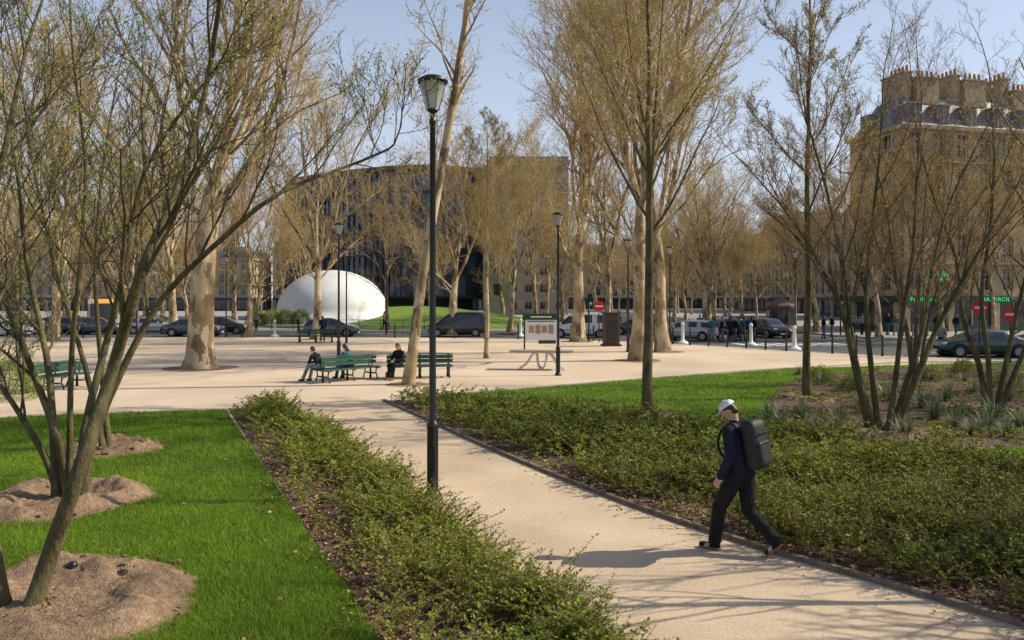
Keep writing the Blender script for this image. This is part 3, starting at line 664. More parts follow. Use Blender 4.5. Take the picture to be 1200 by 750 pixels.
def car(name,st,paint,loc,rot):
    isvan=st is van
    st=np.array(st,float); n=len(st); ring=[]
    for x,zl,zb,zt,w,wt in st:
        h=[(0,zl),(w*.9,zl),(w,zl+.14),(w*1.01,zl+.14+(zb-zl-.14)*.55),(w*.965,zb),(wt+(w*.965-wt)*.10,zt-.05 if zt-zb>.15 else zt-.02),(wt*.88,zt),(0,zt+.015)]
        ring.append([(x,y,z) for y,z in h]+[(x,-y,z) for y,z in h[-2:0:-1]])
    V=np.array(ring); k=V.shape[1]; idx=np.arange(n*k).reshape(n,k)
    mb=MB(); fb=[];fg=[]
    for i in range(n-1):
        hi=(st[i,3]-st[i,2]>.15)or(st[i+1,3]-st[i+1,2]>.15)
        for j in range(k):
            f=[idx[i,j],idx[i,(j+1)%k],idx[i+1,(j+1)%k],idx[i+1,j]]
            side=j in(4,k-5); top=j in(5,6,k-6,k-7)
            slope=abs(st[i,3]-st[i+1,3])/max(abs(st[i+1,0]-st[i,0]),.01)
            g=False
            if hi and side and (st[i+1,0]-st[i,0])>.2: g=True
            if hi and top and slope>.5: g=True
            (fg if g else fb).append(f)
    mb.add(V,[np.array(fb)],0,True)
    mb.f.append((np.array(fg),1,True))
    mb.add(V[0],np.arange(k)[None],0); mb.add(V[-1],np.arange(k)[::-1][None],0)
    me=mb.mesh('body',[paint,m_glassd])
    e=bpy.data.objects.new(name,None); scene.collection.objects.link(e); e.location=loc; e.rotation_euler=(0,0,rot)
    b=place('body',me,parent=e); sb=b.modifiers.new('s','SUBSURF'); sb.levels=1; sb.render_levels=1
    L=st[-1,0]; R=st[0,0]; q=MB()
    for sx in(R+.78,L-.80):
        for sy in(-1,1):
            w=.91 if isvan else .885
            q.lathe([(.001,w*sy+sy*.006),(.385,w*sy+sy*.006),(.385,sy*.5)],(sx,0,.34),24,1,axis='y',smooth=False)
            q.lathe([(.20,sy*(w+.022)),(.31,sy*(w+.028)),(.325,sy*(w+.01)),(.325,sy*.6)],(sx,0,.325),24,0,axis='y')
            q.lathe([(.001,sy*(w+.018)),(.20,sy*(w+.022))],(sx,0,.325),24,2,axis='y')
            for s5 in range(5):
                a=s5*1.2566; q.obox((sx+.1*math.cos(a),sy*(w+.024),.325+.1*math.sin(a)),(math.cos(a),0,math.sin(a)),(0,1,0),(-math.sin(a),0,math.cos(a)),.17,.02,.05,2)
    q.obj('wheels',[m_tyre,m_pupil,m_rim],parent=e)
    t=MB()
    for sy in(-1,1):
        t.rbox((L-.2,sy*.60,.70),(.26,.30,.15),.05,0); t.rbox((R+.09,sy*.64,.80),(.14,.20,.26),.05,1)
        t.rbox((1.5 if isvan else .75,sy*1.0,1.1 if isvan else 1.0),(.14,.2,.14),.05,4)
        t.box((.1,sy*.905 if not isvan else sy*.935,.62),(2.3,.02,.04),0,3)
    t.box((L-.0,0,.48),(.05,.95,.16),0,3); t.box((L+.02,0,.36),(.03,.5,.11),0,2); t.box((R-.01,0,.60),(.04,.5,.11),0,2)
    t.box((0,0,.2),(L-R-.9,1.5,.12),0,3)
    t.obj('trim',[m_wlamp,m_rlamp,m_mark,m_tyre,paint],parent=e)
    return e
def paint(n,c): return M(n,c,rough=.3,metal=.2,spec=.6,coat=.8)
p_blk=paint('paint_black',(.016,.016,.018)); p_gry=paint('paint_grey',(.07,.075,.085)); p_sil=paint('paint_silver',(.40,.41,.42)); p_wht=paint('paint_white',(.65,.65,.65)); p_grn=paint('paint_dark_green',(.01,.04,.03))
Z=-.12
for nm,st,pt,px,dd,rt in [('parked_car',hatch,p_gry,389,61,3),('parked_van',van,p_blk,536,61.5,178),('parked_car',sedan,p_gry,228,62,2),('parked_car',hatch,p_wht,2,59.5,0),
  ('parked_van',van,p_wht,680,60,172),('parked_car',hatch,p_sil,806,56,150),('parked_car',hatch,p_blk,902,60,-80),('parked_car',sedan,p_grn,1148,40,176),('parked_car',hatch,p_gry,115,65,2),
  ('parked_car',hatch,p_blk,262,65.5,5),('parked_car',sedan,p_blk,1235,44,176),('parked_car',hatch,p_gry,745,64,170),('parked_car',sedan,p_wht,855,66,-85),('parked_car',hatch,p_sil,180,66,3),('parked_car',hatch,p_blk,700,68,175),('parked_car',hatch,p_gry,60,66,178)]:
    car(nm,st,pt,(X(px,dd),dd,Z),math.radians(rt))
mb=MB(); mb.rbox((0,0,1.65),(11,2.5,2.75),.18,0); mb.box((5.49,0,1.9),(.06,2.15,1.35),0,1); mb.box((5.5,0,2.78),(.06,1.7,.28),0,2)
for sy in(-1,1):
    mb.box((0,sy*1.245,2.0),(10,.03,1.0),0,1); mb.box((0,sy*1.25,.7),(10.2,.03,.25),0,3); mb.box((5.45,sy*.95,.75),(.1,.3,.18),0,4); mb.box((5.55,sy*1.4,2.2),(.1,.2,.45),0,5)
    for sx in(-3.2,3.6): mb.lathe([(.001,sy*1.27),(.25,sy*1.27),(.3,sy*1.275),(.48,sy*1.27),(.48,sy*.9)],(sx,0,.48),24,5,axis='y')
mb.box((5.5,0,.45),(.08,2.2,.25),0,5)
mb.obj('city_bus',[p_wht,m_glassd,m_orange,M('bus_green',(.05,.3,.2),rough=.4),m_wlamp,m_tyre],(X(128,74),73,Z),math.radians(-62))

# ------------------------------------------------------------ buildings
class Bld(MB):
    def face(s,o,u,n,w,floors,fh,bay,z0=0,ww=1.15,wh=1.9,sill=.75,balc=(),thick=.3,first=0,frame=3):
        u=np.array(u,float);n=np.array(n,float);o=np.array(o,float); Zv=np.array([0,0,1.])
        nb=max(1,int(round(w/bay))); b=w/nb; pw=b-ww
        for f in range(first,floors):
            zb=z0+f*fh
            s.obox(o+u*w/2+n*thick/2+Zv*(zb+sill/2),u,n,Zv,w,thick,sill,0)
            lh=fh-sill-wh; s.obox(o+u*w/2+n*thick/2+Zv*(zb+fh-lh/2),u,n,Zv,w,thick,lh,0)
            s.obox(o+u*w/2+n*(thick+.04)+Zv*(zb+fh-.06),u,n,Zv,w,.08,.12,0)
            for k in range(nb+1):
                c=k*b; wd=pw
                if k==0: c=pw/4; wd=pw/2
                if k==nb: c=w-pw/4; wd=pw/2
                s.obox(o+u*c+n*thick/2+Zv*(zb+sill+wh/2),u,n,Zv,wd,thick,wh,0)
            for k in range(nb):
                c=(k+.5)*b
                s.obox(o+u*c+n*.05+Zv*(zb+sill+wh/2),u,n,Zv,.07,.06,wh,frame); 
                for q in(-1,1): s.obox(o+u*(c+q*(ww/2-.035))+n*.05+Zv*(zb+sill+wh/2),u,n,Zv,.07,.06,wh,frame)
                s.obox(o+u*c+n*.06+Zv*(zb+sill+wh*.72),u,n,Zv,ww-.16,.04,.06,frame)
                if f not in balc:
                    s.obox(o+u*c+n*(thick+.03)+Zv*(zb+sill+.25),u,n,Zv,ww,.03,.04,6); s.obox(o+u*c+n*(thick+.03)+Zv*(zb+sill+.5),u,n,Zv,ww,.03,.04,6)
            if f in balc:
                s.obox(o+u*w/2+n*(thick+.35)+Zv*(zb+.1),u,n,Zv,w,.7,.14,0)
                s.obox(o+u*w/2+n*(thick+.66)+Zv*(zb+1.05),u,n,Zv,w,.05,.05,6)
                m=int(w/.3)
                for k in range(m): s.obox(o+u*(k+.5)*w/m+n*(thick+.66)+Zv*(zb+.6),u,n,Zv,.03,.03,.86,6)
        s.obox(o+u*w/2+n*(thick/2+.2)+Zv*(z0+floors*fh+.15),u,n,Zv,w+.4,thick+.5,.32,0)
def haussmann(name,x,y,rot,w,dep,floors=6,fh=3.15,wall=m_stone,roofh=3.0,balc=(2,5),shop=False,chim=3,seed=0,bay=2.6):
    r=random.Random(seed); B=Bld(); H=floors*fh
    B.box((w/2,dep/2,H/2),(w-.02,dep-.02,H),0,1)
    B.face((0,0,0),(1,0,0),(0,-1,0),w,floors,fh,bay,balc=balc,first=1)
    B.face((0,dep,0),(0,-1,0),(-1,0,0),dep,floors,fh,bay,balc=balc,first=1)
    B.face((w,0,0),(0,1,0),(1,0,0),dep,floors,fh,bay,balc=balc,first=1)
    for o,u,n,ww in(((0,0,0),(1,0,0),(0,-1,0),w),((0,dep,0),(0,-1,0),(-1,0,0),dep),((w,0,0),(0,1,0),(1,0,0),dep)):
        o=np.array(o,float);u=np.array(u,float);n=np.array(n,float);Zv=np.array([0,0,1.]); m=max(1,int(ww/4.5))
        for k in range(m+1): B.obox(o+u*min(max(k*ww/m,.3),ww-.3)+n*.17+Zv*1.3,u,n,Zv,.6,.34,2.6,0)
        B.obox(o+u*ww/2+n*.2+Zv*2.85,u,n,Zv,ww,.42,.58,5); B.obox(o+u*ww/2+n*.12+Zv*.25,u,n,Zv,ww,.2,.5,5)
        for k in range(m): B.obox(o+u*(k+.5)*ww/m+n*.06+Zv*1.5,u,n,Zv,.1,.08,2.0,3)
    i=1.5; z0=H+.3
    V=[(-.1,-.1,z0),(w+.1,-.1,z0),(w+.1,dep,z0),(-.1,dep,z0),(i,i,z0+roofh),(w-i,i,z0+roofh),(w-i,dep-i,z0+roofh),(i,dep-i,z0+roofh),(w/2,dep/2,z0+roofh+.7)]
    B.add(V,[np.array([[0,1,5,4],[1,2,6,5],[2,3,7,6],[3,0,4,7]]),np.array([[4,5,8],[5,6,8],[6,7,8],[7,4,8]])],2)
    nb=int(w/bay)
    for k in range(nb):
        c=(k+.5)*w/nb
        B.box((c,.62,z0+1.15),(1.3,1.1,1.7),0,2); B.box((c,.06,z0+1.1),(.95,.04,1.4),0,1); B.box((c,.03,z0+1.1),(.07,.03,1.4),0,3)
        B.box((c,.55,z0+2.07),(1.5,1.3,.12),0,0)
    nb=int(dep/bay)
    for k in range(nb):
        c=(k+.5)*dep/nb
        for q,xx in((-1,.62),(1,w-.62)):
            B.box((xx,c,z0+1.15),(1.1,1.3,1.7),0,2); B.box((xx+q*.57,c,z0+1.1),(.04,.95,1.4),0,1)
    for k in range(chim):
        cx=w*(k+.5)/chim+r.uniform(-1,1)
        B.box((cx,dep*.45,z0+roofh+.9),(.8,dep*.45,2.6),0,0); B.box((cx,dep*.45,z0+roofh+2.25),(1.0,dep*.45+.2,.16),0,0)
        m=int(dep*.45/.5)
        for q in range(m): B.cone((cx,dep*.45-dep*.2+q*.48,z0+roofh+2.3),(cx,dep*.45-dep*.2+q*.48,z0+roofh+2.9),.14,.11,8,4)
        hh=r.uniform(-.8,.4)
        B.box((cx+1.75,dep*.22,z0+roofh+.6+hh/2),(2.3,.7,2.4+hh),0,0); B.box((cx+1.75,dep*.22,z0+roofh+1.88+hh),(2.5,.9,.14),0,0)
        for q in range(4): B.cone((cx+.95+q*.5,dep*.22,z0+roofh+1.95+hh),(cx+.95+q*.5,dep*.22,z0+roofh+2.55+hh),.14,.11,8,4)
    o=B.obj(name,[wall,m_glassd,m_zinc,m_wframe,m_terra,m_shopg if shop else m_mull,m_black],(x,y,0),rot)
    return o
ph=haussmann('apartment_building',34.0,67,math.radians(13),14.5,6.5,6,2.95,shop=True,seed=3,chim=3)
tx=bpy.data.curves.new('t','FONT'); tx.body='PHARMACIE'; tx.size=.52; tx.extrude=.02; tx.space_character=1.25
to=bpy.data.objects.new('pharmacy_lettering',tx); scene.collection.objects.link(to); to.parent=ph; to.location=(.5,-.45,2.68); to.rotation_euler=(math.pi/2,0,0); tx.materials.append(m_neon)
t2=bpy.data.objects.new('pharmacy_lettering_2',tx); scene.collection.objects.link(t2); t2.parent=ph; t2.location=(7.6,-.45,2.68); t2.rotation_euler=(math.pi/2,0,0)
mb=MB(); mb.box((0,0,0),(1.1,.16,.36),0,0); mb.box((0,0,.36),(.36,.156,.36),0,0); mb.box((0,0,-.36),(.36,.156,.36),0,0); mb.box((0,.45,0),(.06,.75,.06),0,1)
mb.obj('pharmacy_cross',[m_neon,m_black],(3.2,-1.0,5.0),0,1,ph)
haussmann('apartment_building',49,71,math.radians(10),18,12,5,2.9,m_stone2,seed=5,chim=3)
haussmann('apartment_building',67.5,74,math.radians(5),30,15,6,3.0,m_stone,seed=15,chim=4)
haussmann('apartment_building',52,104,0,18,30,4,3.1,m_stone2,seed=7,balc=(2,))
haussmann('apartment_building',58,150,0,18,50,5,3.1,m_stone,seed=8,balc=(2,))
haussmann('apartment_building',14,225,0,30,20,5,3.1,m_stone2,seed=9,balc=(2,))
haussmann('apartment_building',50,240,0,40,20,6,3.1,m_stone,seed=19,balc=(2,))
haussmann('apartment_building',-22,200,math.radians(4),32,20,5,3.1,m_stone,seed=10,balc=(2,))
haussmann('apartment_building',-150,180,math.radians(5),44,18,5,3.1,m_stone2,seed=11,balc=(2,))
haussmann('apartment_building',-104,186,math.radians(2),40,18,4,3.1,m_stone,seed=12,balc=(2,))
haussmann('apartment_building',-62,200,math.radians(0),36,18,5,3.1,m_stone2,seed=13,balc=(2,))
haussmann('apartment_building',-190,115,math.radians(20),40,18,6,3.1,m_stone,seed=14,balc=(2,))
def curtain():
    B=MB(); D=108; r=random.Random(4)
    pl=[(X(335,D+13),D+13),(X(370,D+8),D+8),(X(415,D+3.5),D+3.5),(X(470,D),D),(X(520,D),D),(X(566,D+3),D+3)]
    pl=[np.array(p) for p in smoothline(pl,4)]; zb=3.2; fh=2.95; nf=6
    for a,b in zip(pl[:-1],pl[1:]):
        u=b-a; L=np.linalg.norm(u); u/=L; n=np.array([u[1],-u[0]]); m=max(1,int(round(L/1.25))); w=L/m
        u3=np.array([u[0],u[1],0]); n3=np.array([n[0],n[1],0]); o=np.array([a[0],a[1],0])
        for f in range(nf):
            for k in range(m):
                c=o+u3*(k+.5)*w+np.array([0,0,zb+f*fh+fh/2]); t=r.uniform(-.03,.03); t2_=r.uniform(-.03,.06)
                nn=n3+u3*t+np.array([0,0,t2_]); nn/=np.linalg.norm(nn); uu=np.cross([0,0,1.],nn)*-1; uu/=np.linalg.norm(uu); vv=np.cross(nn,uu)
                B.add([c-uu*w*.48-vv*fh*.45,c+uu*w*.48-vv*fh*.45,c+uu*w*.48+vv*fh*.45,c-uu*w*.48+vv*fh*.45],np.array([[0,1,2,3]]),0)
            B.obox(o+u3*L/2+n3*.02+np.array([0,0,zb+f*fh]),u3,n3,(0,0,1),L,.22,.30,1)
        for k in range(m): B.obox(o+u3*k*w+n3*.08+np.array([0,0,zb+nf*fh/2]),u3,n3,(0,0,1),.09,.26,nf*fh,1)
        B.obox(o+u3*L/2-n3*6+np.array([0,0,zb+nf*fh/2]),u3,n3,(0,0,1),L,11.6,nf*fh+.6,2)
        B.obox(o+u3*L/2+np.array([0,0,zb+nf*fh+.45]),u3,n3,(0,0,1),L,.5,.6,1)
        B.obox(o+u3*L/2-n3*5+np.array([0,0,1.55]),u3,n3,(0,0,1),L,4,3.1,2)
    a=pl[-1]; B.box((a[0]+2.2,a[1]+3,10.9),(4.2,11,21.8),0,3)
    for k in range(6): B.box((a[0]+2.2,a[1]-2.55,4.2+k*2.95),(1.2,.1,1.6),0,1)
    B.obj('glass_office_building',[m_cglass,m_mull,M('dark_soffit',(.03,.03,.034),rough=.6),m_conc])
curtain()
B=Bld(); B.box((7,7,14),(13.9,13.9,28),0,1); B.face((0,0,0),(1,0,0),(0,-1,0),14,9,3.1,2.8,ww=1.4,wh=1.3,sill=1.0); B.face((0,14,0),(0,-1,0),(-1,0,0),14,9,3.1,2.8,ww=1.4,wh=1.3,sill=1.0); B.face((14,0,0),(0,1,0),(1,0,0),14,9,3.1,2.8,ww=1.4,wh=1.3,sill=1.0); B.box((7,7,28.5),(14.5,14.5,.6),0,2)
B.obj('apartment_tower',[m_conc,m_glassd,m_zinc,m_wframe,m_terra,m_mull,m_black],(-4,140,0),0)
def hill(name,cx,cy,rx,ry,h,mat,n=30,na=80):
    rr=np.linspace(0,1,n)[:,None]; aa=(np.arange(na)*2*math.pi/na)[None]
    x=cx+rr*rx*np.cos(aa)*(1+.06*np.sin(3*aa)); y=cy+rr*ry*np.sin(aa); z=h*(.5+.5*np.cos(rr*math.pi))+0*x+.01
    idx=np.arange(n*na).reshape(n,na); mb=MB(); mb.add(np.stack([x,y,z],-1),np.stack([idx[:-1],idx[1:],np.roll(idx[1:],-1,1),np.roll(idx[:-1],-1,1)],-1).reshape(-1,4),0,True)
    return mb.obj(name,[mat])
m_lawnfar=M('lawn_far',[(.09,.17,.02),(.14,.23,.03),(.18,.26,.04)],4,.95,.5,30,big=(.2,.25))
hill('lawn_hill',-12,93,20,20,2.0,m_lawnfar)
mb=MB(); prof=[(7.4,-1.0),(7.0,-.3),(6.5,.1),(6.2,.5)]+[(6.05*math.cos(t),.7+4.6*math.sin(t)) for t in np.linspace(.03,math.pi/2-.001,26)]
mb.lathe(prof,n=72,mat=0)
mb.obj('white_dome',[M('dome_white',[(.66,.66,.65),(.78,.78,.77)],.6,.5,.05,4,big=(.15,.08))],(X(390,86),86,.8))
mb=MB()
for k in range(8): mb.box((15.2+k*.95,50.3+k*.1,-.113),(.5,3.4,.006),.15,0)
for k in range(14): mb.box((-60+k*7,65.3,-.113),(3,.14,.006),0,0)
for k in range(7): mb.box((24+k*7,43-k*.55,-.113),(3,.14,.006),-.08,0)
mb.obj('road_marking',[m_mark])

# ------------------------------------------------------------ people
def V3(*a): return np.array(a,float)
class Fig:
    def __init__(s): s.p=[]; s.extra=MB()
    def c(s,p0,p1,r0,r1,mat,lat=(0,1,0),b=None,e=None):
        a0,b0=(r0 if isinstance(r0,tuple) else (r0,r0)); a1,b1=(r1 if isinstance(r1,tuple) else (r1,r1))
        e=e if e is not None else (b0,b1)
        if not isinstance(e,tuple): e=(e,e)
        s.p.append((V3(*p0),V3(*p1),a0,b0,a1,b1,e,V3(*lat),mat))
    def build(s,name,mats,loc,rot,voxel,parent_name,smooth=3):
        mb=MB()
        for p0,p1,a0,b0,a1,b1,e,lat,mat in s.p: mb.ecap(p0,p1,a0,b0,a1,b1,e,lat,0,16)
        tmp=place('tmp',mb.mesh('tmp',[]))
        r=tmp.modifiers.new('r','REMESH'); r.mode='VOXEL'; r.voxel_size=voxel
        sm_=tmp.modifiers.new('s','SMOOTH'); sm_.factor=.5; sm_.iterations=smooth
        dg=bpy.context.evaluated_depsgraph_get(); me=bpy.data.meshes.new_from_object(tmp.evaluated_get(dg))
        bpy.data.objects.remove(tmp)
        n=len(me.polygons); C=np.zeros(n*3,np.float32); me.polygons.foreach_get('center',C); C=C.reshape(-1,3).astype(float)
        best=np.full(n,1e9); mi=np.zeros(n,np.int32)
        for p0,p1,a0,b0,a1,b1,e,lat,mat in s.p:
            T=p1-p0; L=np.linalg.norm(T); T=T/L if L>1e-6 else V3(0,0,1); lt=nrm(lat-T*np.dot(lat,T)); dp=np.cross(T,lt)
            q=C-p0; t=q@T; tc=np.clip(t,0,L); f=tc/max(L,1e-6); A=a0+(a1-a0)*f; Bb=b0+(b1-b0)*f; ov=t-tc; ee=np.where(ov<0,e[0],e[1])
            v=(np.sqrt((q@lt/A)**2+(q@dp/Bb)**2+(ov/ee)**2)-1)*np.minimum(A,Bb)
            w=v<best; best[w]=v[w]; mi[w]=mat
        me.materials.clear()
        for m in mats: me.materials.append(m)
        me.polygons.foreach_set('material_index',mi); me.polygons.foreach_set('use_smooth',np.ones(n,bool)); me.update()
        e=bpy.data.objects.new(parent_name,None); scene.collection.objects.link(e); e.location=loc; e.rotation_euler=(0,0,rot)
        place('body',me,parent=e)
        if s.extra.n: s.extra.obj('details',mats,parent=e)
        return e
def person(name,J,mats,loc,rot,voxel=.012,hf=(1,0,0),cap=False,pack=False,longhair=False,detail=True,loose=1.,stripes=False):
    g=Fig(); J={k:V3(*v) for k,v in J.items()}
    pel,neck=J['pel'],J['neck']; sp=neck-pel; mid=pel+sp*.5
    up=nrm(sp)
    g.c(pel-up*.03,pel+up*.05,(.155*loose,.115*loose),(.15,.11),3)
    g.c(pel+up*(.0 if loose>1 else .06),mid,(.158*loose,.118*loose),(.16*loose,.118*loose),2)
    g.c(mid,neck-up*.13,(.16*loose,.118*loose),(.175,.12),2,e=(.1,.07))
    g.c(neck-up*.06-V3(0,.10,0),neck-up*.06+V3(0,.10,0),(.07,.07),(.07,.07),2,lat=(1,0,0))
    g.c(neck-up*.02,neck+up*.015,(.062,.06),(.058,.055),2)
    for sd in('L','R'):
        h,k,a,t=J['hip'+sd],J['kn'+sd],J['an'+sd],J['toe'+sd]
        g.c(h,k,.092*loose,.068*loose,3); g.c(k,a+(k-a)*.08,.066*loose,.058*loose,3); g.c(a+(k-a)*.05,a+(k-a)*.12,.064*loose,.06*loose,3)
        fd=nrm(t-a); heel=J['heel'+sd]
        g.c(heel,t,(.038,.036),(.045,.028),4,e=(.035,.04)); g.c(a,heel*.6+t*.4+V3(0,0,.02),.043,.04,4)
        sd_n=V3(0,0,1)-nrm(t-heel)*nrm(t-heel)[2]; sd_n=nrm(sd_n)
        g.extra.ecap(heel-sd_n*.030,t-sd_n*.022,.042,.014,.048,.013,.045,(0,1,0),9,14)
        if stripes:
            lt=V3(0,1,0)
            for q in(-1,1):
                for z3 in range(3):
                    c=heel*(.55-.12*z3)+t*(.45+.12*z3)+sd_n*.008+lt*q*.046; ax=nrm(sd_n-nrm(t-heel)*.5)
                    g.extra.obox(c,nrm(t-heel),lt,ax,.011,.006,.05,5)
        s_,e_,w=J['sh'+sd],J['el'+sd],J['wr'+sd]
        g.c(s_,e_,.062*loose,.052*loose,2); g.c(e_,w,.051*loose,.038*loose,2)
        d=nrm(w-e_); sg=1 if sd=='L' else -1
        pn=V3(0,-sg,0); pn=nrm(pn-d*np.dot(pn,d)); ac=np.cross(d,pn)
        ac=ac if ac[0]>0 or abs(ac[0])<.01 else -ac
        p0=w+d*.02; p1=w+d*.095
        g.c(w-d*.02,p0,.028,.028,0); g.c(p0,p1,(.038,.016),(.042,.015),0,lat=ac)
        if detail:
            for q,(off,ln) in enumerate([(.032,.075),(.011,.086),(-.011,.080),(-.033,.063)]):
                b=p1+ac*off; m=b+nrm(d+pn*.25+ac*off*2)*ln*.5; z=m+nrm(d+pn*.8)*ln*.5
                g.c(b,m,.0095,.009,0); g.c(m,z,.009,.008,0)
            tb=p0+ac*.03; tm=tb+nrm(ac+d*.7+pn*.3)*.035; g.c(tb,tm,.013,.011,0); g.c(tm,tm+nrm(d+pn*.4+ac*.2)*.03,.011,.009,0)
    C=J['head']; hf=nrm(V3(*hf)); hl=nrm(np.cross([0,0,1.],hf)); hu=np.cross(hf,hl)
    g.c(neck-up*.02,C-hu*.06-hf*.015,.052,.048,0)
    g.c(C+hu*.03-hf*.015,C+hu*.03+hf*.015,(.074,.088),(.070,.08),0,lat=hl,e=(.07,.07))
    g.c(C-hu*.03+hf*.02,C-hu*.062+hf*.035,(.055,.058),(.040,.04),0,lat=hl,e=(.05,.035))
    g.c(C+hf*.085+hu*.012,C+hf*.108-hu*.018,.009,.013,0)
    for q in(-1,1): g.c(C+hl*q*.076-hf*.005+hu*.01,C+hl*q*.08-hf*.008-hu*.02,(.008,.018),(.008,.014),0,lat=hl)
    g.c(C+hu*.05-hf*.035,C+hu*.058+hf*.012,(.081,.082),(.077,.075),1,lat=hl,e=(.06,.05))
    g.c(C-hu*.02-hf*.055,C+hu*.03-hf*.05,(.06,.045),(.07,.05),1,lat=hl)
    if longhair: g.c(C-hf*.06,C-hf*.09-hu*.17,(.075,.045),(.06,.03),1,lat=hl)
    x=g.extra
    for q in(-1,1):
        x.ecap(C+hf*.078+hl*q*.031+hu*.014,C+hf*.079+hl*q*.031+hu*.014,.014,.010,.014,.010,.011,hl,5,10)
        x.ecap(C+hf*.087+hl*q*.031+hu*.013,C+hf*.088+hl*q*.031+hu*.013,.006,.006,.006,.006,.005,hl,6,8)
        x.ecap(C+hf*.083+hl*(q*.031-.014)+hu*.036,C+hf*.083+hl*(q*.031+.014)+hu*.036,.004,.004,.004,.004,.004,hf,1,6)
    x.ecap(C+hf*.078-hl*.02-hu*.052,C+hf*.078+hl*.02-hu*.052,.006,.008,.006,.008,.005,hf,7,8)
    if cap:
        th=np.linspace(0,math.pi/2-.02,8)
        ca=C+hu*.055-hf*.008
        a=np.arange(24)*2*math.pi/24
        Vv=np.array([[ca+hl*(.086*math.cos(t)*math.cos(q))+hf*(.100*math.cos(t)*math.sin(q))+hu*(.082*math.sin(t)) for q in a] for t in th]); idx=np.arange(8*24).reshape(8,24)
        x.add(Vv,np.stack([idx[:-1],np.roll(idx[:-1],-1,1),np.roll(idx[1:],-1,1),idx[1:]],-1).reshape(-1,4),10,True)
        x.ecap(ca+hf*.085-hu*.0,ca+hf*.15-hu*.018,.068,.007,.052,.006,.02,hl,10,16)
        x.ecap(ca+hu*.082,ca+hu*.085,.009,.009,.009,.009,.006,hl,10,8)
    if pack:
        pb=mid-V3(.215,0,0)+up*.06; pit=math.atan2(sp[0],sp[2])
        x.rbox(pb,(.19,.34,.56),.08,8,pitch=pit,n=14); x.rbox(pb+V3(-.10,0,-.09),(.09,.28,.28),.04,8,pitch=pit,n=10)
        x.rbox(pb+V3(-.098,0,.14),(.016,.26,.012),.005,6,pitch=pit,n=6); x.rbox(pb+V3(-.145,0,.045),(.012,.24,.01),.004,6,pitch=pit,n=6)
        x.tube([[tuple(pb+V3(0.02,-.03,.275)),tuple(pb+V3(.02,-.02,.32)),tuple(pb+V3(.02,.02,.32)),tuple(pb+V3(.02,.03,.275))]],[[.009]*4],8,8)
        for q in(-1,1):
            y=q*.115; pts=[(neck[0]-.15,y*.9,neck[2]-.08),(neck[0]-.06,y,neck[2]+.02),(neck[0]+.04,y*1.05,neck[2]-.0),(neck[0]+.12,y*1.15,neck[2]-.12),(neck[0]+.12,y*1.3,neck[2]-.27),(neck[0]-.0,y*1.65,neck[2]-.38),(neck[0]-.17,y*1.2,neck[2]-.44)]
            pts=smoothline(pts,3)
            for p_,q_ in zip(pts[:-1],pts[1:]): x.ecap(p_,q_,.027,.009,.027,.009,.009,(0,1,0),8,10)
    return g.build(name,mats,loc,rot,voxel,name)
def mats_for(top,tr,shoe=m_blackc,skin=m_skin,hair=m_hair,cap=m_whitec,sole=m_gum): return [skin,hair,top,tr,shoe,m_eye,m_pupil,m_lip,m_pack,sole,cap]
walk=dict(pel=(-.02,0,.95),neck=(.07,0,1.46),head=(.13,0,1.60),
 hipL=(0,.09,.91),knL=(.21,.095,.50),anL=(.27,.09,.105),heelL=(.235,.09,.05),toeL=(.42,.10,.042),
 hipR=(-.02,-.09,.91),knR=(-.06,-.095,.47),anR=(-.37,-.09,.20),heelR=(-.405,-.09,.165),toeR=(-.285,-.095,.045),
 shL=(.05,.185,1.40),elL=(.0,.245,1.13),wrL=(.12,.24,.90),shR=(.05,-.185,1.40),elR=(.01,-.25,1.13),wrR=(.09,-.245,.88))
person('walking_man',walk,mats_for(m_navy,m_blackc),(2.60,8.75,.004),math.radians(138),.007,hf=(.78,.15,-.60),cap=True,pack=True,loose=1.2,stripes=True)
def seated(lean=.25,reach=.4,foot=.50):
    n=(.0+math.sin(lean)*.52,0,.52+math.cos(lean)*.52)
    j=dict(pel=(0,0,.56),neck=n,head=(n[0]+.06+math.sin(lean)*.08,0,n[2]+.13))
    for s,q in(('L',1),('R',-1)):
        f=foot+(.06 if q>0 else -.05)
        j['hip'+s]=(.03,q*.09,.54); j['kn'+s]=(.45,q*.12,.53); j['an'+s]=(f,q*.12,.10); j['heel'+s]=(f-.04,q*.12,.048); j['toe'+s]=(f+.14,q*.14,.042)
        sh=(n[0]-.01,q*.18,n[2]-.07); j['sh'+s]=sh; j['wr'+s]=(reach,q*.07,.66); j['el'+s]=((sh[0]+reach)/2-.06,q*.25,(sh[2]+.66)/2-.08)
    return j
def sit(b,rot,along,side):
    x=b[0]+math.cos(rot)*along-math.sin(rot)*side*.26; y=b[1]+math.sin(rot)*along+math.cos(rot)*side*.26
    return (x,y,0),rot+math.pi/2*side
l,r=sit(bA,rA,-.95,1); person('seated_man',seated(.5,.45,.62),mats_for(m_blackc,m_grey),l,r+.25,.012,hf=(.9,0,-.35))
l,r=sit(bA,rA,.35,1); person('seated_woman',seated(.35,.42,.5),mats_for(m_teal,m_jean),l,r+.2,.012,hf=(.85,0,-.5),longhair=True)
l,r=sit(bB,rB,-.75,-1); person('seated_woman',seated(.1,.35,.5),mats_for(m_blackc,m_blackc,m_brownc),l,r-.75,.012,hf=(.9,.1,-.4),longhair=True)
mb=MB(); mb.rbox((0,0,.14),(.32,.16,.26),.05,0); mb.tube([[(-.1,0,.26),(-.06,0,.38),(.06,0,.38),(.1,0,.26)]],[[.008]*4],6,0)
mb.obj('handbag',[m_brownc],(X(457,27.6),27.6,0),.4)
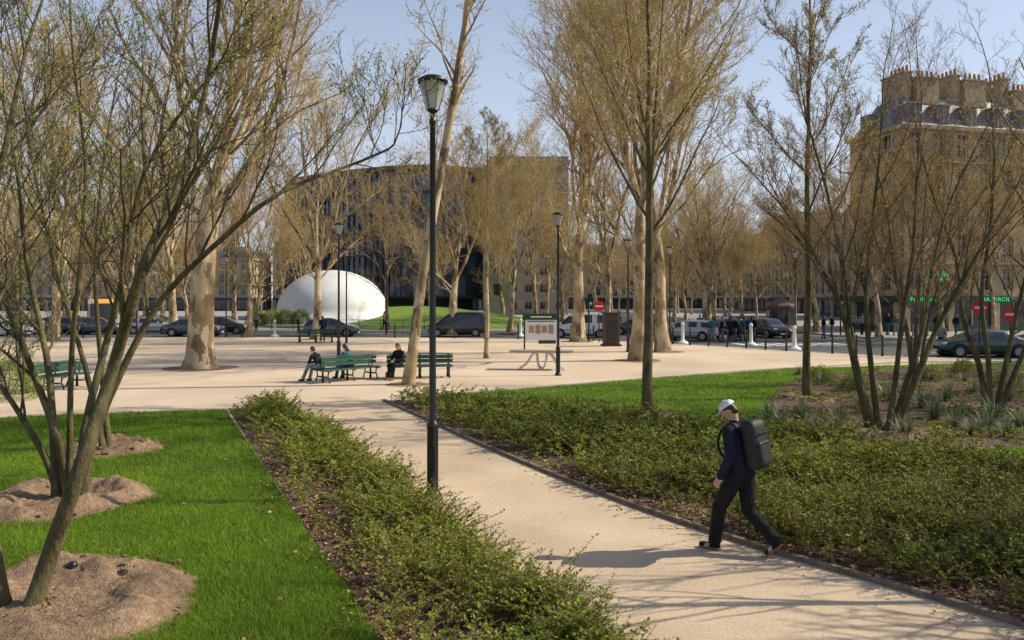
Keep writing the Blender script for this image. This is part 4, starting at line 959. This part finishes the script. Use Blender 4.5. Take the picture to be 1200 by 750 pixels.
stand=dict(pel=(0,0,.95),neck=(.03,0,1.48),head=(.06,0,1.62),hipL=(0,.09,.91),knL=(.10,.095,.49),anL=(.12,.09,.10),heelL=(.08,.09,.05),toeL=(.25,.10,.042),
 hipR=(0,-.09,.91),knR=(.0,-.095,.49),anR=(-.16,-.09,.12),heelR=(-.2,-.09,.06),toeR=(-.04,-.1,.042),shL=(.02,.185,1.41),elL=(-.05,.24,1.13),wrL=(.08,.24,.90),shR=(.02,-.185,1.41),elR=(.03,-.24,1.13),wrR=(.18,-.2,.93))
cl=[m_blackc,m_navy,m_grey,m_brownc,m_teal,m_jean]
proto=[]
for i in range(5):
    a=person('pedestrian',stand,mats_for(cl[i],[m_jean,m_blackc,m_navy,m_blackc,m_grey][i],skin=[m_skin,m_skind][i%2]),(X(846+i*9,53+i),53+i,-.12),i*1.3,.02,longhair=i%2==1,detail=True)
    proto.append(a)
for i,(px,dd,z) in enumerate([(965,58,-.12),(378,52,0),(1103,41,-.12),(866,56,-.12),(820,62,-.12),(975,60,-.12),(725,70,-.12),(300,70,0),(955,70,-.12),(1085,60,0),(1040,61,0),(880,57,-.12),(842,56,-.12),(857,58,-.12),(871,55,-.12),(884,56,-.12),(838,58,-.12),(1010,61,0),(1060,60,0),(1072,59,0),(1120,58,0),(945,62,-.12),(350,71,0),(450,70.8,0),(835,54,-.12),(862,54,-.12),(876,54.5,-.12),(1000,62,0),(1018,61,0),(1050,60,0),(1098,59,0)]):
    s=proto[i%5]; e=bpy.data.objects.new('pedestrian',None); scene.collection.objects.link(e); e.location=(X(px,dd),dd,z); e.rotation_euler=(0,0,i*1.9)
    for c in s.children: o=place(c.name,c.data,parent=e)

# ------------------------------------------------------------ sky, sun, camera
az=math.radians(83); el=math.radians(38)
w=bpy.data.worlds.new('World'); scene.world=w; w.use_nodes=True; nt=w.node_tree; nd=nt.nodes; lk=nt.links
sk=nd.new('ShaderNodeTexSky'); sk.sky_type='NISHITA'; sk.sun_disc=False; sk.sun_elevation=el; sk.sun_rotation=az; sk.dust_density=1.5; sk.air_density=1.0; sk.ozone_density=2.0
tc=nd.new('ShaderNodeTexCoord'); sx=nd.new('ShaderNodeSeparateXYZ'); lk.new(tc.outputs['Generated'],sx.inputs[0])
mr=nd.new('ShaderNodeMapRange'); mr.inputs[1].default_value=0.0; mr.inputs[2].default_value=.6; mr.inputs[3].default_value=.88; mr.inputs[4].default_value=.0
lk.new(sx.outputs['Z'],mr.inputs[0])
mx=nd.new('ShaderNodeMixRGB'); mx.inputs[2].default_value=(5.7,6.3,7.5,1); lk.new(mr.outputs[0],mx.inputs[0]); lk.new(sk.outputs[0],mx.inputs[1])
lk.new(mx.outputs[0],nd['Background'].inputs[0]); nd['Background'].inputs[1].default_value=.135
L=bpy.data.lights.new('sun','SUN'); L.energy=5.0; L.angle=math.radians(.5); L.color=(1,.90,.72)
lo=bpy.data.objects.new('sun',L); scene.collection.objects.link(lo)
to_sun=Vector((math.sin(az)*math.cos(el),math.cos(az)*math.cos(el),math.sin(el)))
lo.rotation_euler=to_sun.to_track_quat('Z','Y').to_euler(); lo.location=(30,0,30)
cam=bpy.data.cameras.new('camera'); co=bpy.data.objects.new('camera',cam); scene.collection.objects.link(co)
co.location=(0,0,CAMH); co.rotation_euler=(math.pi/2,0,0); cam.lens=27; cam.sensor_width=36; cam.shift_y=-25/1200; cam.clip_end=3000; cam.clip_start=.1
scene.camera=co
scene.view_settings.view_transform='Standard'; scene.view_settings.look='None'; scene.view_settings.exposure=0
